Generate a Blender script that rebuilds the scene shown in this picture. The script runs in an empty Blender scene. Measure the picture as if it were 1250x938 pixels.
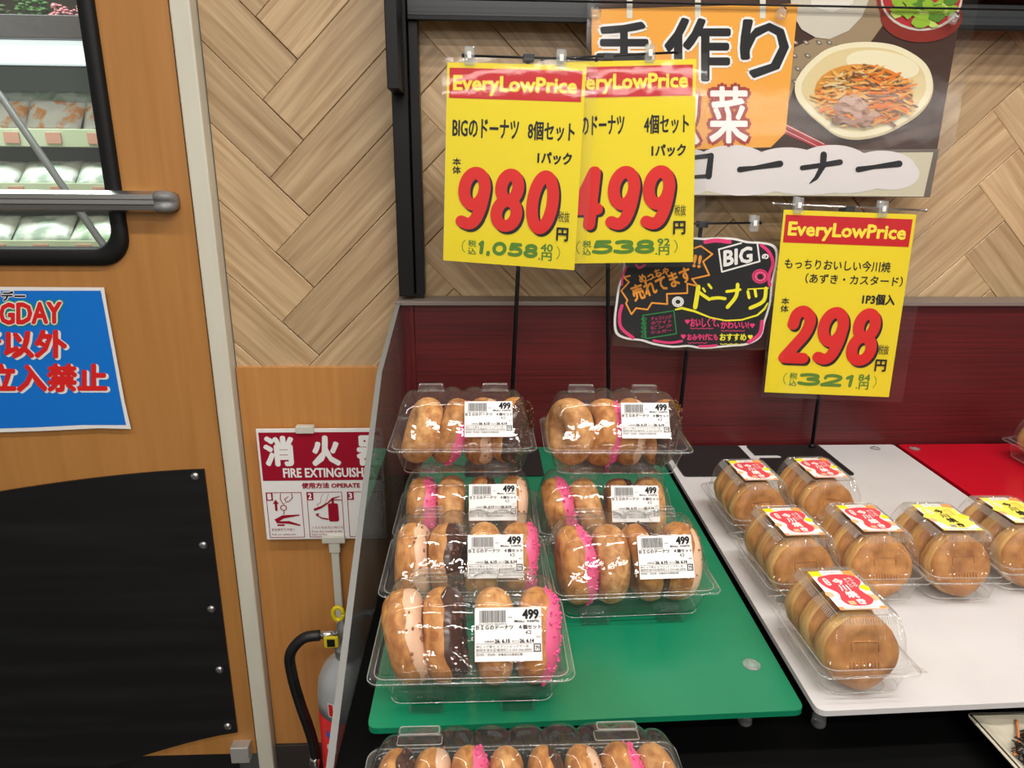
import bpy, bmesh, math, random
from mathutils import Vector, Matrix, Euler
PI = math.pi
SC = bpy.context.scene
COL = SC.collection
# ---------------------------------------------------------------- camera, world, lights, exposure
FPX, IW, IH = 850.0, 1250, 938
cam_d = bpy.data.cameras.new('camera'); cam = bpy.data.objects.new('camera', cam_d); COL.objects.link(cam)
CAMP = Vector((0, 0, 1.28))
CROT = Matrix.Rotation(math.radians(-2.5), 3, 'Z') @ Matrix.Rotation(math.radians(73.5), 3, 'X') @ Matrix.Rotation(math.radians(0.5), 3, 'Z')
cam.matrix_world = Matrix.Translation(CAMP) @ CROT.to_4x4()
cam_d.sensor_fit = 'HORIZONTAL'; cam_d.sensor_width = 36; cam_d.lens = 36 * FPX / IW; cam_d.clip_start = .02
SC.camera = cam
w = bpy.data.worlds.new('world'); SC.world = w; w.use_nodes = True
w.node_tree.nodes['Background'].inputs[0].default_value = (1, .96, .9, 1)
w.node_tree.nodes['Background'].inputs[1].default_value = .30
SC.view_settings.view_transform = 'Standard'; SC.view_settings.look = 'None'
SC.view_settings.exposure = 0.03; SC.view_settings.gamma = 1; SC.view_settings.use_curve_mapping = False
SC.cycles.transparent_max_bounces = 48; SC.cycles.max_bounces = 10; SC.cycles.glossy_bounces = 5
SC.cycles.transmission_bounces = 8; SC.cycles.sample_clamp_indirect = 4.0

def area(name, loc, sx, sy, power, rot=(0, 0, 0), col=(1, .955, .895)):
    l = bpy.data.lights.new(name, 'AREA'); l.shape = 'RECTANGLE'; l.size = sx; l.size_y = sy; l.energy = power; l.color = col
    o = bpy.data.objects.new(name, l); COL.objects.link(o); o.location = loc; o.rotation_euler = rot
    return o
# fluorescent rows hung under the shop ceiling
for Y, X, p in ((.1, .9, 22), (.1, -.9, 16), (-1.2, .4, 34), (-2.6, -.6, 30), (-2.6, 1.0, 30), (-4.4, .2, 30), (-6.4, .2, 30)):
    area('lamp_tube', (X, Y, 2.72), 1.6, .09, p)
for Y, p in ((-8.6, 75), (-12.4, 85)):          # long continuous rows at the far end of the shop
    area('lamp_row', (2.5, Y, 2.70), 14, .10, p, rot=(math.radians(45), 0, 0))
area('case_lamp', (.5, .62, 1.95), 1.2, .05, 5)
area('window_case_fill', (-1.5, 1.75, 2.3), 1.4, .3, 34, col=(.92, 1, .97))  # added light that brightens the goods behind the door window

# ---------------------------------------------------------------- helpers
def pray(x, y): return CROT @ Vector(((x - 625) / FPX, -(y - 469) / FPX, -1))
def at(x, y, Y):                      # pixel of the photograph -> point on the upright plane at depth Y
    d = pray(x, y); return CAMP + d * ((Y - CAMP.y) / d.y)
MATS = {}
def mat(name, col=(.8, .8, .8), rough=.5, metal=0, **k):
    if name in MATS: return MATS[name]
    m = bpy.data.materials.new(name); m.use_nodes = True; MATS[name] = m
    b = m.node_tree.nodes['Principled BSDF']
    b.inputs['Base Color'].default_value = (*col, 1); b.inputs['Roughness'].default_value = rough; b.inputs['Metallic'].default_value = metal
    for kk, v in k.items():
        b.inputs[kk.replace('_', ' ')].default_value = v
    return m
def nd(m, t, **k):
    n = m.node_tree.nodes.new(t)
    for a, v in k.items():
        if a in n.inputs: n.inputs[a].default_value = v
        else: setattr(n, a, v)
    return n
def lk(m, a, b): m.node_tree.links.new(a, b)
def noisy(name, c1, c2, scale=(10, 10, 10), rough=.5, nscale=1.0, detail=5, bump=0, ramp=(.35, .65), rnd=False, dist=0, **k):
    """two-colour noise over object coordinates, stretched by scale"""
    if name in MATS: return MATS[name]
    m = mat(name, c1, rough, **k); b = m.node_tree.nodes['Principled BSDF']
    tc = nd(m, 'ShaderNodeTexCoord'); mp = nd(m, 'ShaderNodeMapping'); mp.inputs['Scale'].default_value = scale
    lk(m, tc.outputs['Object'], mp.inputs['Vector'])
    no = nd(m, 'ShaderNodeTexNoise', noise_dimensions='4D'); no.inputs['Scale'].default_value = nscale; no.inputs['Detail'].default_value = detail
    no.inputs['Distortion'].default_value = dist
    lk(m, mp.outputs[0], no.inputs['Vector'])
    cr = nd(m, 'ShaderNodeValToRGB'); cr.color_ramp.elements[0].position = ramp[0]; cr.color_ramp.elements[1].position = ramp[1]
    cr.color_ramp.elements[0].color = (*c1, 1); cr.color_ramp.elements[1].color = (*c2, 1)
    lk(m, no.outputs['Fac'], cr.inputs[0])
    out = cr.outputs[0]
    if rnd:
        oi = nd(m, 'ShaderNodeObjectInfo'); mu = nd(m, 'ShaderNodeMath', operation='MULTIPLY'); mu.inputs[1].default_value = 37
        lk(m, oi.outputs['Random'], mu.inputs[0]); lk(m, mu.outputs[0], no.inputs['W'])
        hs = nd(m, 'ShaderNodeHueSaturation'); mr = nd(m, 'ShaderNodeMapRange'); mr.inputs[3].default_value = rnd[0]; mr.inputs[4].default_value = rnd[1]
        lk(m, oi.outputs['Random'], mr.inputs[0]); lk(m, mr.outputs[0], hs.inputs['Value']); lk(m, out, hs.inputs['Color']); out = hs.outputs[0]
    lk(m, out, b.inputs['Base Color'])
    if bump:
        bp = nd(m, 'ShaderNodeBump'); bp.inputs['Strength'].default_value = bump; bp.inputs['Distance'].default_value = .002
        lk(m, no.outputs['Fac'], bp.inputs['Height']); lk(m, bp.outputs[0], b.inputs['Normal'])
    return m
def clear(name, tint=(.985, .99, .985), milk=.03, ior=1.48, bump=0, gl=.015, fmul=1.0):
    """thin clear plastic: see-through sheet with a fresnel gloss and a little milkiness"""
    m = bpy.data.materials.new(name); m.use_nodes = True; nt = m.node_tree; nt.nodes.clear()
    out = nt.nodes.new('ShaderNodeOutputMaterial'); tr = nt.nodes.new('ShaderNodeBsdfTransparent'); tr.inputs[0].default_value = (*tint, 1)
    g = nt.nodes.new('ShaderNodeBsdfGlossy'); g.inputs['Roughness'].default_value = gl
    ge = nt.nodes.new('ShaderNodeNewGeometry'); dt = nt.nodes.new('ShaderNodeVectorMath'); dt.operation = 'DOT_PRODUCT'
    nt.links.new(ge.outputs['Incoming'], dt.inputs[0]); nt.links.new(ge.outputs['Normal'], dt.inputs[1])
    def mth(op, a, b=None):
        n = nt.nodes.new('ShaderNodeMath'); n.operation = op
        if hasattr(a, 'links'): nt.links.new(a, n.inputs[0])
        else: n.inputs[0].default_value = a
        if b is not None:
            if hasattr(b, 'links'): nt.links.new(b, n.inputs[1])
            else: n.inputs[1].default_value = b
        return n.outputs[0]
    f0 = ((ior - 1) / (ior + 1)) ** 2
    frs = mth('ADD', mth('MULTIPLY', mth('POWER', mth('SUBTRACT', 1.0, mth('ABSOLUTE', dt.outputs['Value'])), 5.0), 1 - f0), f0)
    mx = nt.nodes.new('ShaderNodeMixShader'); df = nt.nodes.new('ShaderNodeBsdfDiffuse'); df.inputs[0].default_value = (.85, .87, .86, 1)
    m1 = nt.nodes.new('ShaderNodeMixShader'); m1.inputs[0].default_value = milk
    nt.links.new(tr.outputs[0], m1.inputs[1]); nt.links.new(df.outputs[0], m1.inputs[2])
    mm = nt.nodes.new('ShaderNodeMath'); mm.operation = 'MULTIPLY'; mm.inputs[1].default_value = fmul; mm.use_clamp = True
    nt.links.new(frs, mm.inputs[0])
    nt.links.new(mm.outputs[0], mx.inputs[0]); nt.links.new(m1.outputs[0], mx.inputs[1]); nt.links.new(g.outputs[0], mx.inputs[2])
    if bump:
        tc = nt.nodes.new('ShaderNodeTexCoord'); no = nt.nodes.new('ShaderNodeTexNoise'); no.inputs['Scale'].default_value = bump[0]; no.inputs['Detail'].default_value = 3
        bp = nt.nodes.new('ShaderNodeBump'); bp.inputs['Strength'].default_value = bump[1]; bp.inputs['Distance'].default_value = .004
        nt.links.new(tc.outputs['Object'], no.inputs['Vector']); nt.links.new(no.outputs['Fac'], bp.inputs['Height'])
        nt.links.new(bp.outputs[0], g.inputs['Normal'])
    nt.links.new(mx.outputs[0], out.inputs[0]); MATS[name] = m
    return m

def obj(name, me, parent=None, label=None, cat=None, group=None, kind=None, loc=None, rot=None):
    o = bpy.data.objects.new(name, me); COL.objects.link(o)
    if parent: o.parent = parent
    if label: o['label'] = label
    if cat: o['category'] = cat
    if group: o['group'] = group
    if kind: o['kind'] = kind
    if loc is not None: o.location = loc
    if rot is not None: o.rotation_euler = rot
    return o
def fin(bm, name, m, smooth=False):
    me = bpy.data.meshes.new(name)
    bm.normal_update(); bm.to_mesh(me); bm.free()
    for x in (m if isinstance(m, (list, tuple)) else [m]): me.materials.append(x)
    if smooth: me.polygons.foreach_set('use_smooth', [True] * len(me.polygons))
    return me
def box(bm, x0, x1, y0, y1, z0, z1, bev=0, mi=0):
    r = bmesh.ops.create_cube(bm, size=1)
    vs = r['verts']
    for v in vs:
        v.co = Vector(((x0 + x1) / 2 + v.co.x * (x1 - x0), (y0 + y1) / 2 + v.co.y * (y1 - y0), (z0 + z1) / 2 + v.co.z * (z1 - z0)))
    fs = list({f for v in vs for f in v.link_faces})
    for f in fs: f.material_index = mi
    if bev:
        es = list({e for v in vs for e in v.link_edges})
        bmesh.ops.bevel(bm, geom=es, offset=bev, segments=2, affect='EDGES', profile=.5)
def bx(name, m, x0, x1, y0, y1, z0, z1, bev=0, **k):
    bm = bmesh.new(); box(bm, x0, x1, y0, y1, z0, z1, bev); return obj(name, fin(bm, name, m, False), **k)
def loft(bm, rings, c0=False, c1=False, mi=0, closed=True):
    R = [[bm.verts.new(p) for p in r] for r in rings]
    n = len(R[0])
    for a, b in zip(R, R[1:]):
        for i in range(n if closed else n - 1):
            j = (i + 1) % n
            f = bm.faces.new((a[i], a[j], b[j], b[i])); f.material_index = mi
    if c0: bm.faces.new(R[0][::-1]).material_index = mi
    if c1: bm.faces.new(R[-1]).material_index = mi
    return R
def rrect(cx, cy, hx, hy, r, n=6):
    pts = []
    for k, (sx, sy) in enumerate(((1, 1), (-1, 1), (-1, -1), (1, -1))):
        for i in range(n + 1):
            a = k * PI / 2 + i / n * PI / 2
            pts.append((cx + sx * (hx - r) + r * math.cos(a), cy + sy * (hy - r) + r * math.sin(a)))
    return pts
def tube(bm, pts, r, n=10, mi=0, cap=True):
    pts = [Vector(p) for p in pts]; rs = r if isinstance(r, (list, tuple)) else [r] * len(pts)
    rings = []; up = None
    for i, p in enumerate(pts):
        d = (pts[min(i + 1, len(pts) - 1)] - pts[max(i - 1, 0)]).normalized()
        if up is None: up = Vector((0, 0, 1)) if abs(d.z) < .9 else Vector((1, 0, 0))
        s = d.cross(up).normalized(); up = s.cross(d).normalized()
        rings.append([p + (s * math.cos(2 * PI * k / n) + up * math.sin(2 * PI * k / n)) * rs[i] for k in range(n)])
    loft(bm, rings, cap, cap, mi)
def lathe(bm, prof, c=(0, 0, 0), n=24, mi=0):
    rings = [[Vector((c[0] + r * math.cos(2 * PI * k / n), c[1] + r * math.sin(2 * PI * k / n), c[2] + z)) for k in range(n)] for r, z in prof]
    loft(bm, rings, True, True, mi)
def smooth_curve(pts, n=8):
    out = []; P = [Vector(p) for p in pts]
    for i in range(len(P) - 1):
        a, b, c, d = P[max(i - 1, 0)], P[i], P[i + 1], P[min(i + 2, len(P) - 1)]
        for k in range(n):
            t = k / n
            out.append(.5 * ((2 * b) + (-a + c) * t + (2 * a - 5 * b + 4 * c - d) * t * t + (-a + 3 * b - 3 * c + d) * t ** 3))
    out.append(P[-1]); return out

# ---------------------------------------------------------------- flat print: text, polygons and brush strokes on sheets
TXT = {}
def text2d(s):
    if s in TXT: return TXT[s]
    c = bpy.data.curves.new('t', 'FONT'); c.body = s; c.resolution_u = 2
    o = bpy.data.objects.new('t', c); COL.objects.link(o)
    dg = bpy.context.evaluated_depsgraph_get(); me = bpy.data.meshes.new_from_object(o.evaluated_get(dg))
    vs = [(v.co.x, v.co.y) for v in me.vertices]; fs = [tuple(p.vertices) for p in me.polygons]
    bpy.data.objects.remove(o); bpy.data.curves.remove(c); bpy.data.meshes.remove(me)
    x0 = min(v[0] for v in vs); x1 = max(v[0] for v in vs); y0 = min(v[1] for v in vs); y1 = max(v[1] for v in vs)
    dx = max(x1 - x0, 1e-6); dy = max(y1 - y0, 1e-6)
    TXT[s] = ([((x - x0) / dx, (y1 - y) / dy) for x, y in vs], fs)
    return TXT[s]
DG = {}
def arc(cx, cy, rx, ry, a0, a1, n=16): return [(cx + rx * math.cos(math.radians(a0 + (a1 - a0) * i / n)), cy + ry * math.sin(math.radians(a0 + (a1 - a0) * i / n))) for i in range(n + 1)]
DG['0'] = [arc(.5, .5, .5, .5, 0, 360, 28)]
DG['8'] = [arc(.5, .75, .42, .25, 0, 360, 22), arc(.5, .25, .5, .25, 0, 360, 22)]
DG['9'] = [arc(.5, .69, .5, .31, 0, 360, 24), [(p.x, p.y) for p in smooth_curve([(1, .69, 0), (.93, .38, 0), (.72, .1, 0), (.42, 0, 0), (.05, .04, 0)], 6)]]
DG['2'] = [[(p.x, p.y) for p in smooth_curve([(.12, .72, 0), (.2, .93, 0), (.55, 1, 0), (.95, .84, 0), (.85, .55, 0), (.45, .28, 0), (.0, .0, 0)], 5)], [(0, 0), (1, 0)]]
DG['4'] = [[(.66, 1), (0, .3)], [(0, .3), (1, .3)], [(.7, 1), (.7, 0)]]
DG['1'] = [[(.15, .80), (.62, 1)], [(.62, 1), (.62, 0)]]
DG['3'] = [[(p.x, p.y) for p in smooth_curve([(.05, .92, 0), (.45, 1, 0), (.9, .93, 0), (.92, .68, 0), (.45, .54, 0)], 5)], [(p.x, p.y) for p in smooth_curve([(.45, .54, 0), (.98, .42, 0), (1, .12, 0), (.5, 0, 0), (.0, .10, 0)], 5)]]
DG['5'] = [[(.92, 1), (.16, 1)], [(.16, 1), (.08, .55)], [(p.x, p.y) for p in smooth_curve([(.08, .55, 0), (.5, .64, 0), (.98, .48, 0), (.98, .15, 0), (.5, 0, 0), (0, .08, 0)], 5)]]
DG[','] = [[(.5, .05), (.35, -.12)]]
DW = {'1': .55, ',': .28}
class Art:
    """prints flat shapes; F(u, v, layer) gives the 3-D point"""
    def __init__(s, F, step=.01): s.F = F; s.d = {}; s.step = step; s.k = 0
    def put(s, part, m, pts, faces, layer):
        D = s.d.setdefault(part, {}); V, Fc = D.setdefault(m, ([], []))
        s.k = (s.k + 1) % 60; layer = layer + s.step * s.k      # every shape a few microns proud of the one before
        n = len(V); V += [s.F(u, v, layer) for u, v in pts]; Fc += [tuple(i + n for i in f) for f in faces]
    def poly(s, part, m, pts, layer=1):
        s.put(part, m, pts, [tuple(range(len(pts)))], layer)
    def rect(s, part, m, x0, y0, x1, y1, layer=1): s.poly(part, m, [(x0, y0), (x1, y0), (x1, y1), (x0, y1)], layer)
    def ell(s, part, m, cx, cy, rx, ry, layer=1, n=20, rot=0):
        c, q = math.cos(rot), math.sin(rot)
        s.poly(part, m, [(cx + rx * math.cos(a) * c - ry * math.sin(a) * q, cy + rx * math.cos(a) * q + ry * math.sin(a) * c) for a in [2 * PI * i / n for i in range(n)]], layer)
    def text(s, part, m, st, x0, y0, x1, y1, layer=2, bold=0, skew=0, rot=0, quad=None, ax=1.0, off=(0, 0), slope=0):
        """fill the box with the string; bold = radius (in v units) of thickening copies, ax = u/v unit ratio; slope = dv over the box width"""
        vs, fs = text2d(st); cx, cy = (x0 + x1) / 2, (y0 + y1) / 2
        offs = [(0, 0)] + ([(bold * ax * math.cos(a), bold * math.sin(a)) for a in [PI / 4 * i for i in range(8)]] if bold else [])
        for ox, oy in offs:
            P = []
            for x, y in vs:
                if quad:   # TL TR BR BL
                    a, b, c, d = quad
                    X = (a[0] * (1 - x) + b[0] * x) * (1 - y) + (d[0] * (1 - x) + c[0] * x) * y
                    Y = (a[1] * (1 - x) + b[1] * x) * (1 - y) + (d[1] * (1 - x) + c[1] * x) * y
                else:
                    X = x0 + (x1 - x0) * x + skew * (.5 - y); Y = y0 + (y1 - y0) * y + slope * (x - .5)
                if rot:
                    dx, dy = X - cx, Y - cy; X = cx + dx * math.cos(rot) - dy * math.sin(rot); Y = cy + dx * math.sin(rot) + dy * math.cos(rot)
                P.append((X + ox + off[0], Y + oy + off[1]))
            s.put(part, m, P, fs, layer)
    def stroke(s, part, m, pts, wd, layer=2, ax=1.0, n=8):
        """round-ended stroke of width wd (v units)"""
        ws = wd if isinstance(wd, (list, tuple)) else [wd] * len(pts)
        for i, (x, y) in enumerate(pts):
            r = ws[i] / 2
            s.poly(part, m, [(x + r * ax * math.cos(2 * PI * k / n), y + r * math.sin(2 * PI * k / n)) for k in range(n)], layer)
            if i:
                x0, y0 = pts[i - 1]; r0 = ws[i - 1] / 2
                dx, dy = (x - x0) / ax, y - y0; L = math.hypot(dx, dy) or 1; nx, ny = -dy / L, dx / L
                s.poly(part, m, [(x0 + nx * r0 * ax, y0 + ny * r0), (x + nx * r * ax, y + ny * r), (x - nx * r * ax, y - ny * r), (x0 - nx * r0 * ax, y0 - ny * r0)], layer)
    def digits(s, part, m, st, x0, y0, x1, y1, wd, layer, ax, skew=0, gap=.03, off=(0, 0)):
        n = len(st); tw = sum(DW.get(c, 1) for c in st); unit = (x1 - x0 - gap * (n - 1)) / tw; r = wd / 2; a = x0 - gap; cw = 0
        for i, ch in enumerate(st):
            a += cw + gap if i else gap; cw = unit * DW.get(ch, 1)
            for line in DG[ch]:
                s.stroke(part, m, [(a + r * ax + (cw - 2 * r * ax) * x + skew * (y - .5) + off[0], y1 - r - (y1 - y0 - 2 * r) * y + off[1]) for x, y in line], wd, layer, ax, 14)
    def build(s, parent, prefix=''):
        out = []
        for part, D in s.d.items():
            V = []; Fc = []; mi = []; ms = []
            for m, (v, f) in D.items():
                n = len(V); V += v; Fc += [tuple(i + n for i in q) for q in f]; mi += [len(ms)] * len(f); ms.append(MATS[m])
            me = bpy.data.meshes.new(part); me.from_pydata([tuple(v) for v in V], [], Fc)
            for m in ms: me.materials.append(m)
            me.polygons.foreach_set('material_index', mi); me.update()
            out.append(obj(part.split('#')[0], me, parent))
        return out
def ink(name, c, r=.45): return mat(name, c, r, Specular_IOR_Level=.12)
for n_, c_ in dict(ink_black=(.012, .012, .014), ink_red=(.68, .022, .02), ink_green=(.09, .22, .03), ink_yellow=(.9, .72, .06), ink_white=(.82, .8, .78),
                   ink_blue=(.01, .17, .62), ink_sign_red=(.32, .008, .025), ink_orange=(.86, .36, .03), ink_pink=(.75, .04, .18), ink_hot_yellow=(.85, .78, .02),
                   ink_maroon=(.33, .03, .02), ink_leaf=(.02, .3, .06), ink_grey=(.3, .3, .3), ink_hand_orange=(.85, .32, .03),
                   paper_yellow=(.80, .64, .02), paper_white=(.8, .78, .76), header_red=(.55, .012, .018)).items(): ink(n_, c_)

# ---------------------------------------------------------------- materials
white_board = noisy('white_board', (.63, .61, .61), (.56, .54, .54), (9, 9, 9), .28, ramp=(.3, .75), bump=.02)
green_board = noisy('green_board', (.004, .19, .09), (.006, .155, .075), (5, 5, 5), .25)
red_board = noisy('red_board', (.56, .004, .02), (.48, .004, .015), (5, 5, 5), .25)
black_plastic = mat('black_plastic', (.012, .012, .013), .4)
black_metal = mat('black_metal', (.006, .006, .007), .4, Specular_IOR_Level=.25)
chrome = mat('chrome', (.75, .74, .72), .18, 1)
steel = mat('steel', (.5, .5, .5), .35, 1)
deck_black = mat('deck_black', (.0015, .0015, .0015), .8, Specular_IOR_Level=.1)
clear_pack = clear('clear_pack', tint=(.99, .99, .985), milk=.022, bump=(45, .12), ior=1.5)
clear_tub = clear('clear_tub', tint=(.99, .99, .985), milk=.022, bump=(60, .15), ior=1.5)
clear_clip = clear('clear_clip', (.93, .95, .95), milk=.14, ior=1.5, fmul=1.6)
clear_edge = clear('clear_edge', (.95, .96, .95), milk=.22, ior=1.6, fmul=2.0)
clear_film = clear('clear_film', milk=.012, bump=(8, .22), ior=1.55, gl=.05)
acrylic = clear('acrylic', (.72, .73, .72), milk=.11, ior=1.55, fmul=1.25)
acrylic_edge = mat('acrylic_edge', (.17, .17, .16), .4)
pane_glass = clear('pane_glass', (.95, .99, .97), milk=.03, ior=1.5, bump=(14, .2))
def wood(name, c1, c2, sc, rough=.4, rnd=False, bump=.15, ramp=(.3, .7), nscale=1.0, **k): return noisy(name, c1, c2, sc, rough, nscale, 8, bump, ramp, rnd, .6, **k)
oak = wood('oak_plank', (.36, .225, .11), (.61, .435, .25), (5, 100, 100), .42, rnd=(.84, 1.12))
door_wood = wood('orange_door_veneer', (.40, .175, .042), (.47, .215, .058), (60, 60, 3.0), .38, bump=.03)
panel_wood = wood('orange_panel_veneer', (.47, .20, .052), (.55, .25, .07), (90, 90, 4), .38, bump=.03)
red_wood = wood('mahogany_veneer', (.055, .006, .007), (.125, .010, .012), (3.5, 90, 260), .36, bump=.06, ramp=(.3, .75))
red_wood_v = wood('mahogany_veneer_upright', (.055, .006, .007), (.125, .011, .013), (260, 90, 4), .32, bump=.05)
cream_paint = noisy('cream_paint', (.66, .63, .52), (.60, .57, .47), (20, 20, 5), .4)
rubber_black = noisy('black_rubber', (.005, .005, .0055), (.012, .012, .013), (2, 3, 26), .42, bump=.12, ramp=(.45, .75))
gasket = mat('black_gasket', (.006, .006, .006), .5, Specular_IOR_Level=.3)
floor_m = noisy('floor_vinyl', (.030, .028, .026), (.05, .047, .043), (3, 3, 3), .3)

# ================================================================ THE SETTING
WY = 1.25
bx('floor', floor_m, -5, 10, -14, 3.6, -.05, 0, kind='structure')
bx('ceiling', mat('ceiling_white', (.7, .68, .64), .8), -5, 10, -14, 3.6, 2.8, 2.85, kind='structure')
wall = bx('wall_back', mat('wall_substrate', (.16, .10, .055), .8), -.452, 3.5, WY + .008, WY + .12, 0, 2.8, kind='structure')
bx('plaster_band', mat('plaster', (.6, .56, .5), .8), -.45, 3.5, WY - .002, WY + .010, 1.93, 2.8, parent=wall)
bx('wall_left', mat('plaster2', (.6, .58, .52), .8), -3.5, -1.47, WY, WY + .12, 0, 2.8, kind='structure')
bx('wall_above_door', MATS['plaster2'], -1.47, -.452, WY, WY + .12, 2.1, 2.8, kind='structure')
bx('wall_far', mat('back_room_wall', (.15, .11, .085), .8), -3.5, 3.5, 3.55, 3.6, 0, 2.8, kind='structure')
# herringbone planks, one by one
PW = .0878; ST = PW * math.sqrt(2); LH = 2 * ST
def add_plank(cx, cz, ang):
    L, W2, ch, th = 4 * PW / 2 - .0004, PW / 2 - .0004, .0011, .0075
    bm = bmesh.new()
    loft(bm, [[(-L, 0, -W2), (L, 0, -W2), (L, 0, W2), (-L, 0, W2)], [(-L, -th + ch, -W2), (L, -th + ch, -W2), (L, -th + ch, W2), (-L, -th + ch, W2)],
              [(-L + ch, -th, -W2 + ch), (L - ch, -th, -W2 + ch), (L - ch, -th, W2 - ch), (-L + ch, -th, W2 - ch)]], False, True)
    M = Matrix.Translation((cx, WY + .008, cz)) @ Matrix.Rotation(-ang, 4, 'Y'); Mi = M.inverted()
    for co, no in (((-.45, 0, 0), (-1, 0, 0)), ((1.45, 0, 0), (1, 0, 0)), ((0, 0, .945 if cx < .1 else .93), (0, 0, -1)), ((0, 0, 1.93), (0, 0, 1))):
        g = list(bm.verts) + list(bm.edges) + list(bm.faces)
        bmesh.ops.bisect_plane(bm, geom=g, plane_co=Mi @ Vector(co), plane_no=Mi.to_3x3() @ Vector(no), clear_outer=True)
    if len(bm.faces) < 2: bm.free(); return
    bmesh.ops.recalc_face_normals(bm, faces=list(bm.faces))
    if sum(f.calc_area() for f in bm.faces) < .0008: bm.free(); return
    o = obj('plank', fin(bm, 'plank', oak), wall); o.matrix_local = M
for i in range(-1, 5):
    for k in range(-12, 8):
        add_plank(-.206 + 4 * ST * i, 1.493 + ST * k, PI / 4)
        add_plank(.042 + 4 * ST * i, 1.306 + ST * k, -PI / 4)
bx('wainscot_panel', panel_wood, -.45, 3.5, WY - .006, WY + .009, .10, .945, .001, parent=wall)
bx('baseboard_back', mat('dark_base', (.035, .028, .024), .5), -.45, -.16, WY - .012, WY + .004, 0, .10, .001, kind='structure')
# door frame post
fr = bx('trim_1', cream_paint, -.484, -.452, 1.222, WY + .12, 0, 2.1, .003, kind='structure')
bx('trim_2', cream_paint, -1.47, -.452, 1.205, WY + .12, 2.1, 2.14, .003, kind='structure')
# door
door = obj('door_1', None, kind='structure', loc=(-.97, 1.23, 0))
def dl(x): return x + .97
WX0, WX1, WZ0, WZ1 = -1.22, -.617, 1.152, 1.86
bm = bmesh.new()
ocx, ocz, ohx, ohz = 0, 1.09, .482, 1.0
icx, icz, ihx, ihz = dl((WX0 + WX1) / 2), (WZ0 + WZ1) / 2, (WX1 - WX0) / 2, (WZ1 - WZ0) / 2
def ring(pts, y): return [(a, y, b) for a, b in pts]
outer = rrect(ocx, ocz, ohx, ohz, .001, 8); inner = rrect(icx, icz, ihx, ihz, .04, 8)
loft(bm, [ring(inner, .035), ring(outer, .035), ring(outer, 0), ring(inner, 0), ring(inner, .035)])
bmesh.ops.recalc_face_normals(bm, faces=list(bm.faces))
obj('door_leaf', fin(bm, 'door_leaf', door_wood), door)
bm = bmesh.new()
for y0, y1 in ((-.011, .0),):
    A = rrect(icx, icz, ihx + .018, ihz + .022, .05, 10); B = rrect(icx, icz, ihx + .013, ihz + .017, .047, 10)
    Cc = rrect(icx, icz, ihx - .004, ihz - .004, .036, 10); D = rrect(icx, icz, ihx - .008, ihz - .008, .034, 10)
    loft(bm, [ring(A, 0), ring(A, -.006), ring(B, -.011), ring(Cc, -.011), ring(D, -.005), ring(D, .02)])
bmesh.ops.recalc_face_normals(bm, faces=list(bm.faces))
obj('window_gasket', fin(bm, 'window_gasket', gasket, True), door)
bm = bmesh.new(); loft(bm, [ring(rrect(icx, icz, ihx - .006, ihz - .006, .034, 10), .012), ring(rrect(icx, icz, ihx - .006, ihz - .006, .034, 10), .0135)], True, True)
obj('window_pane', fin(bm, 'window_pane', pane_glass), door)
# push bar (profiled aluminium with a grey end cap)
bm = bmesh.new()
prof = [(-.0, .016), (-.020, .0175), (-.030, .012), (-.031, .0045), (-.028, .003), (-.028, -.004), (-.031, -.0055), (-.030, -.013), (-.020, -.017), (0, -.016)]
loft(bm, [[(X, y, 1.237 + z) for y, z in prof] for X in (dl(-1.40), dl(-.537))], True, True)
h = obj('push_bar', fin(bm, 'push_bar', mat('brushed_aluminium', (.55, .54, .52), .3, 1)), door)
bx('rail_insert', mat('grey_vinyl', (.22, .22, .215), .4), dl(-1.40), dl(-.537), -.0305, -.027, 1.2335, 1.2395, parent=h)
bm = bmesh.new()
loft(bm, [[(X, y * s, 1.237 + z * s) for y, z in prof] for X, s in ((dl(-.537), 1.04), (dl(-.522), 1.04), (dl(-.513), .93), (dl(-.508), .7), (dl(-.507), .3))], True, True)
obj('end_cap', fin(bm, 'end_cap', mat('grey_plastic', (.2, .2, .195), .25), True), h)
# rubber kick sheet, gently bowed, with domed screws
bm = bmesh.new(); rows = []
for i in range(25):
    u = i / 24; X = -1.42 + (1.42 - .522) * u; e_ = (-.522 - X)
    zt = .752 - .045 * min(1, e_ / .408) ** 1.6; zb = max(.03, .149 - .088 * (e_ / .303) ** 1.3)
    yb = -.004 - .005 * math.sin(PI * u)
    rows.append([(dl(X), yb, zb), (dl(X), yb, zt), (dl(X), yb + .004, zt), (dl(X), yb + .004, zb)])
loft(bm, rows, True, True); bmesh.ops.recalc_face_normals(bm, faces=list(bm.faces))
ks = obj('kick_sheet', fin(bm, 'kick_sheet', rubber_black), door)
for px, py in ((238, 582), (248, 666), (258, 744), (268, 818), (278, 887)):
    p = at(px, py, 1.226); bm = bmesh.new(); lathe(bm, [(.0085, 0), (.0085, .001), (.0065, .0035), (.003, .0048), (.0012, .0042)], n=16)
    o = obj('screw', fin(bm, 'screw', steel, True), ks, loc=(dl(p.x), -.004, p.z), rot=(PI / 2, 0, 0))
bx('pivot_bracket', mat('zinc_plate', (.62, .60, .56), .45, .6), dl(-.535), dl(-.497), -.022, .003, .085, .125, .002, parent=door)
bx('door_gap_shade', rubber_black, dl(-1.45), dl(-.54), .002, .03, .002, .092, .001, parent=door)  # dark strip added for the shade in the gap under the door
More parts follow.
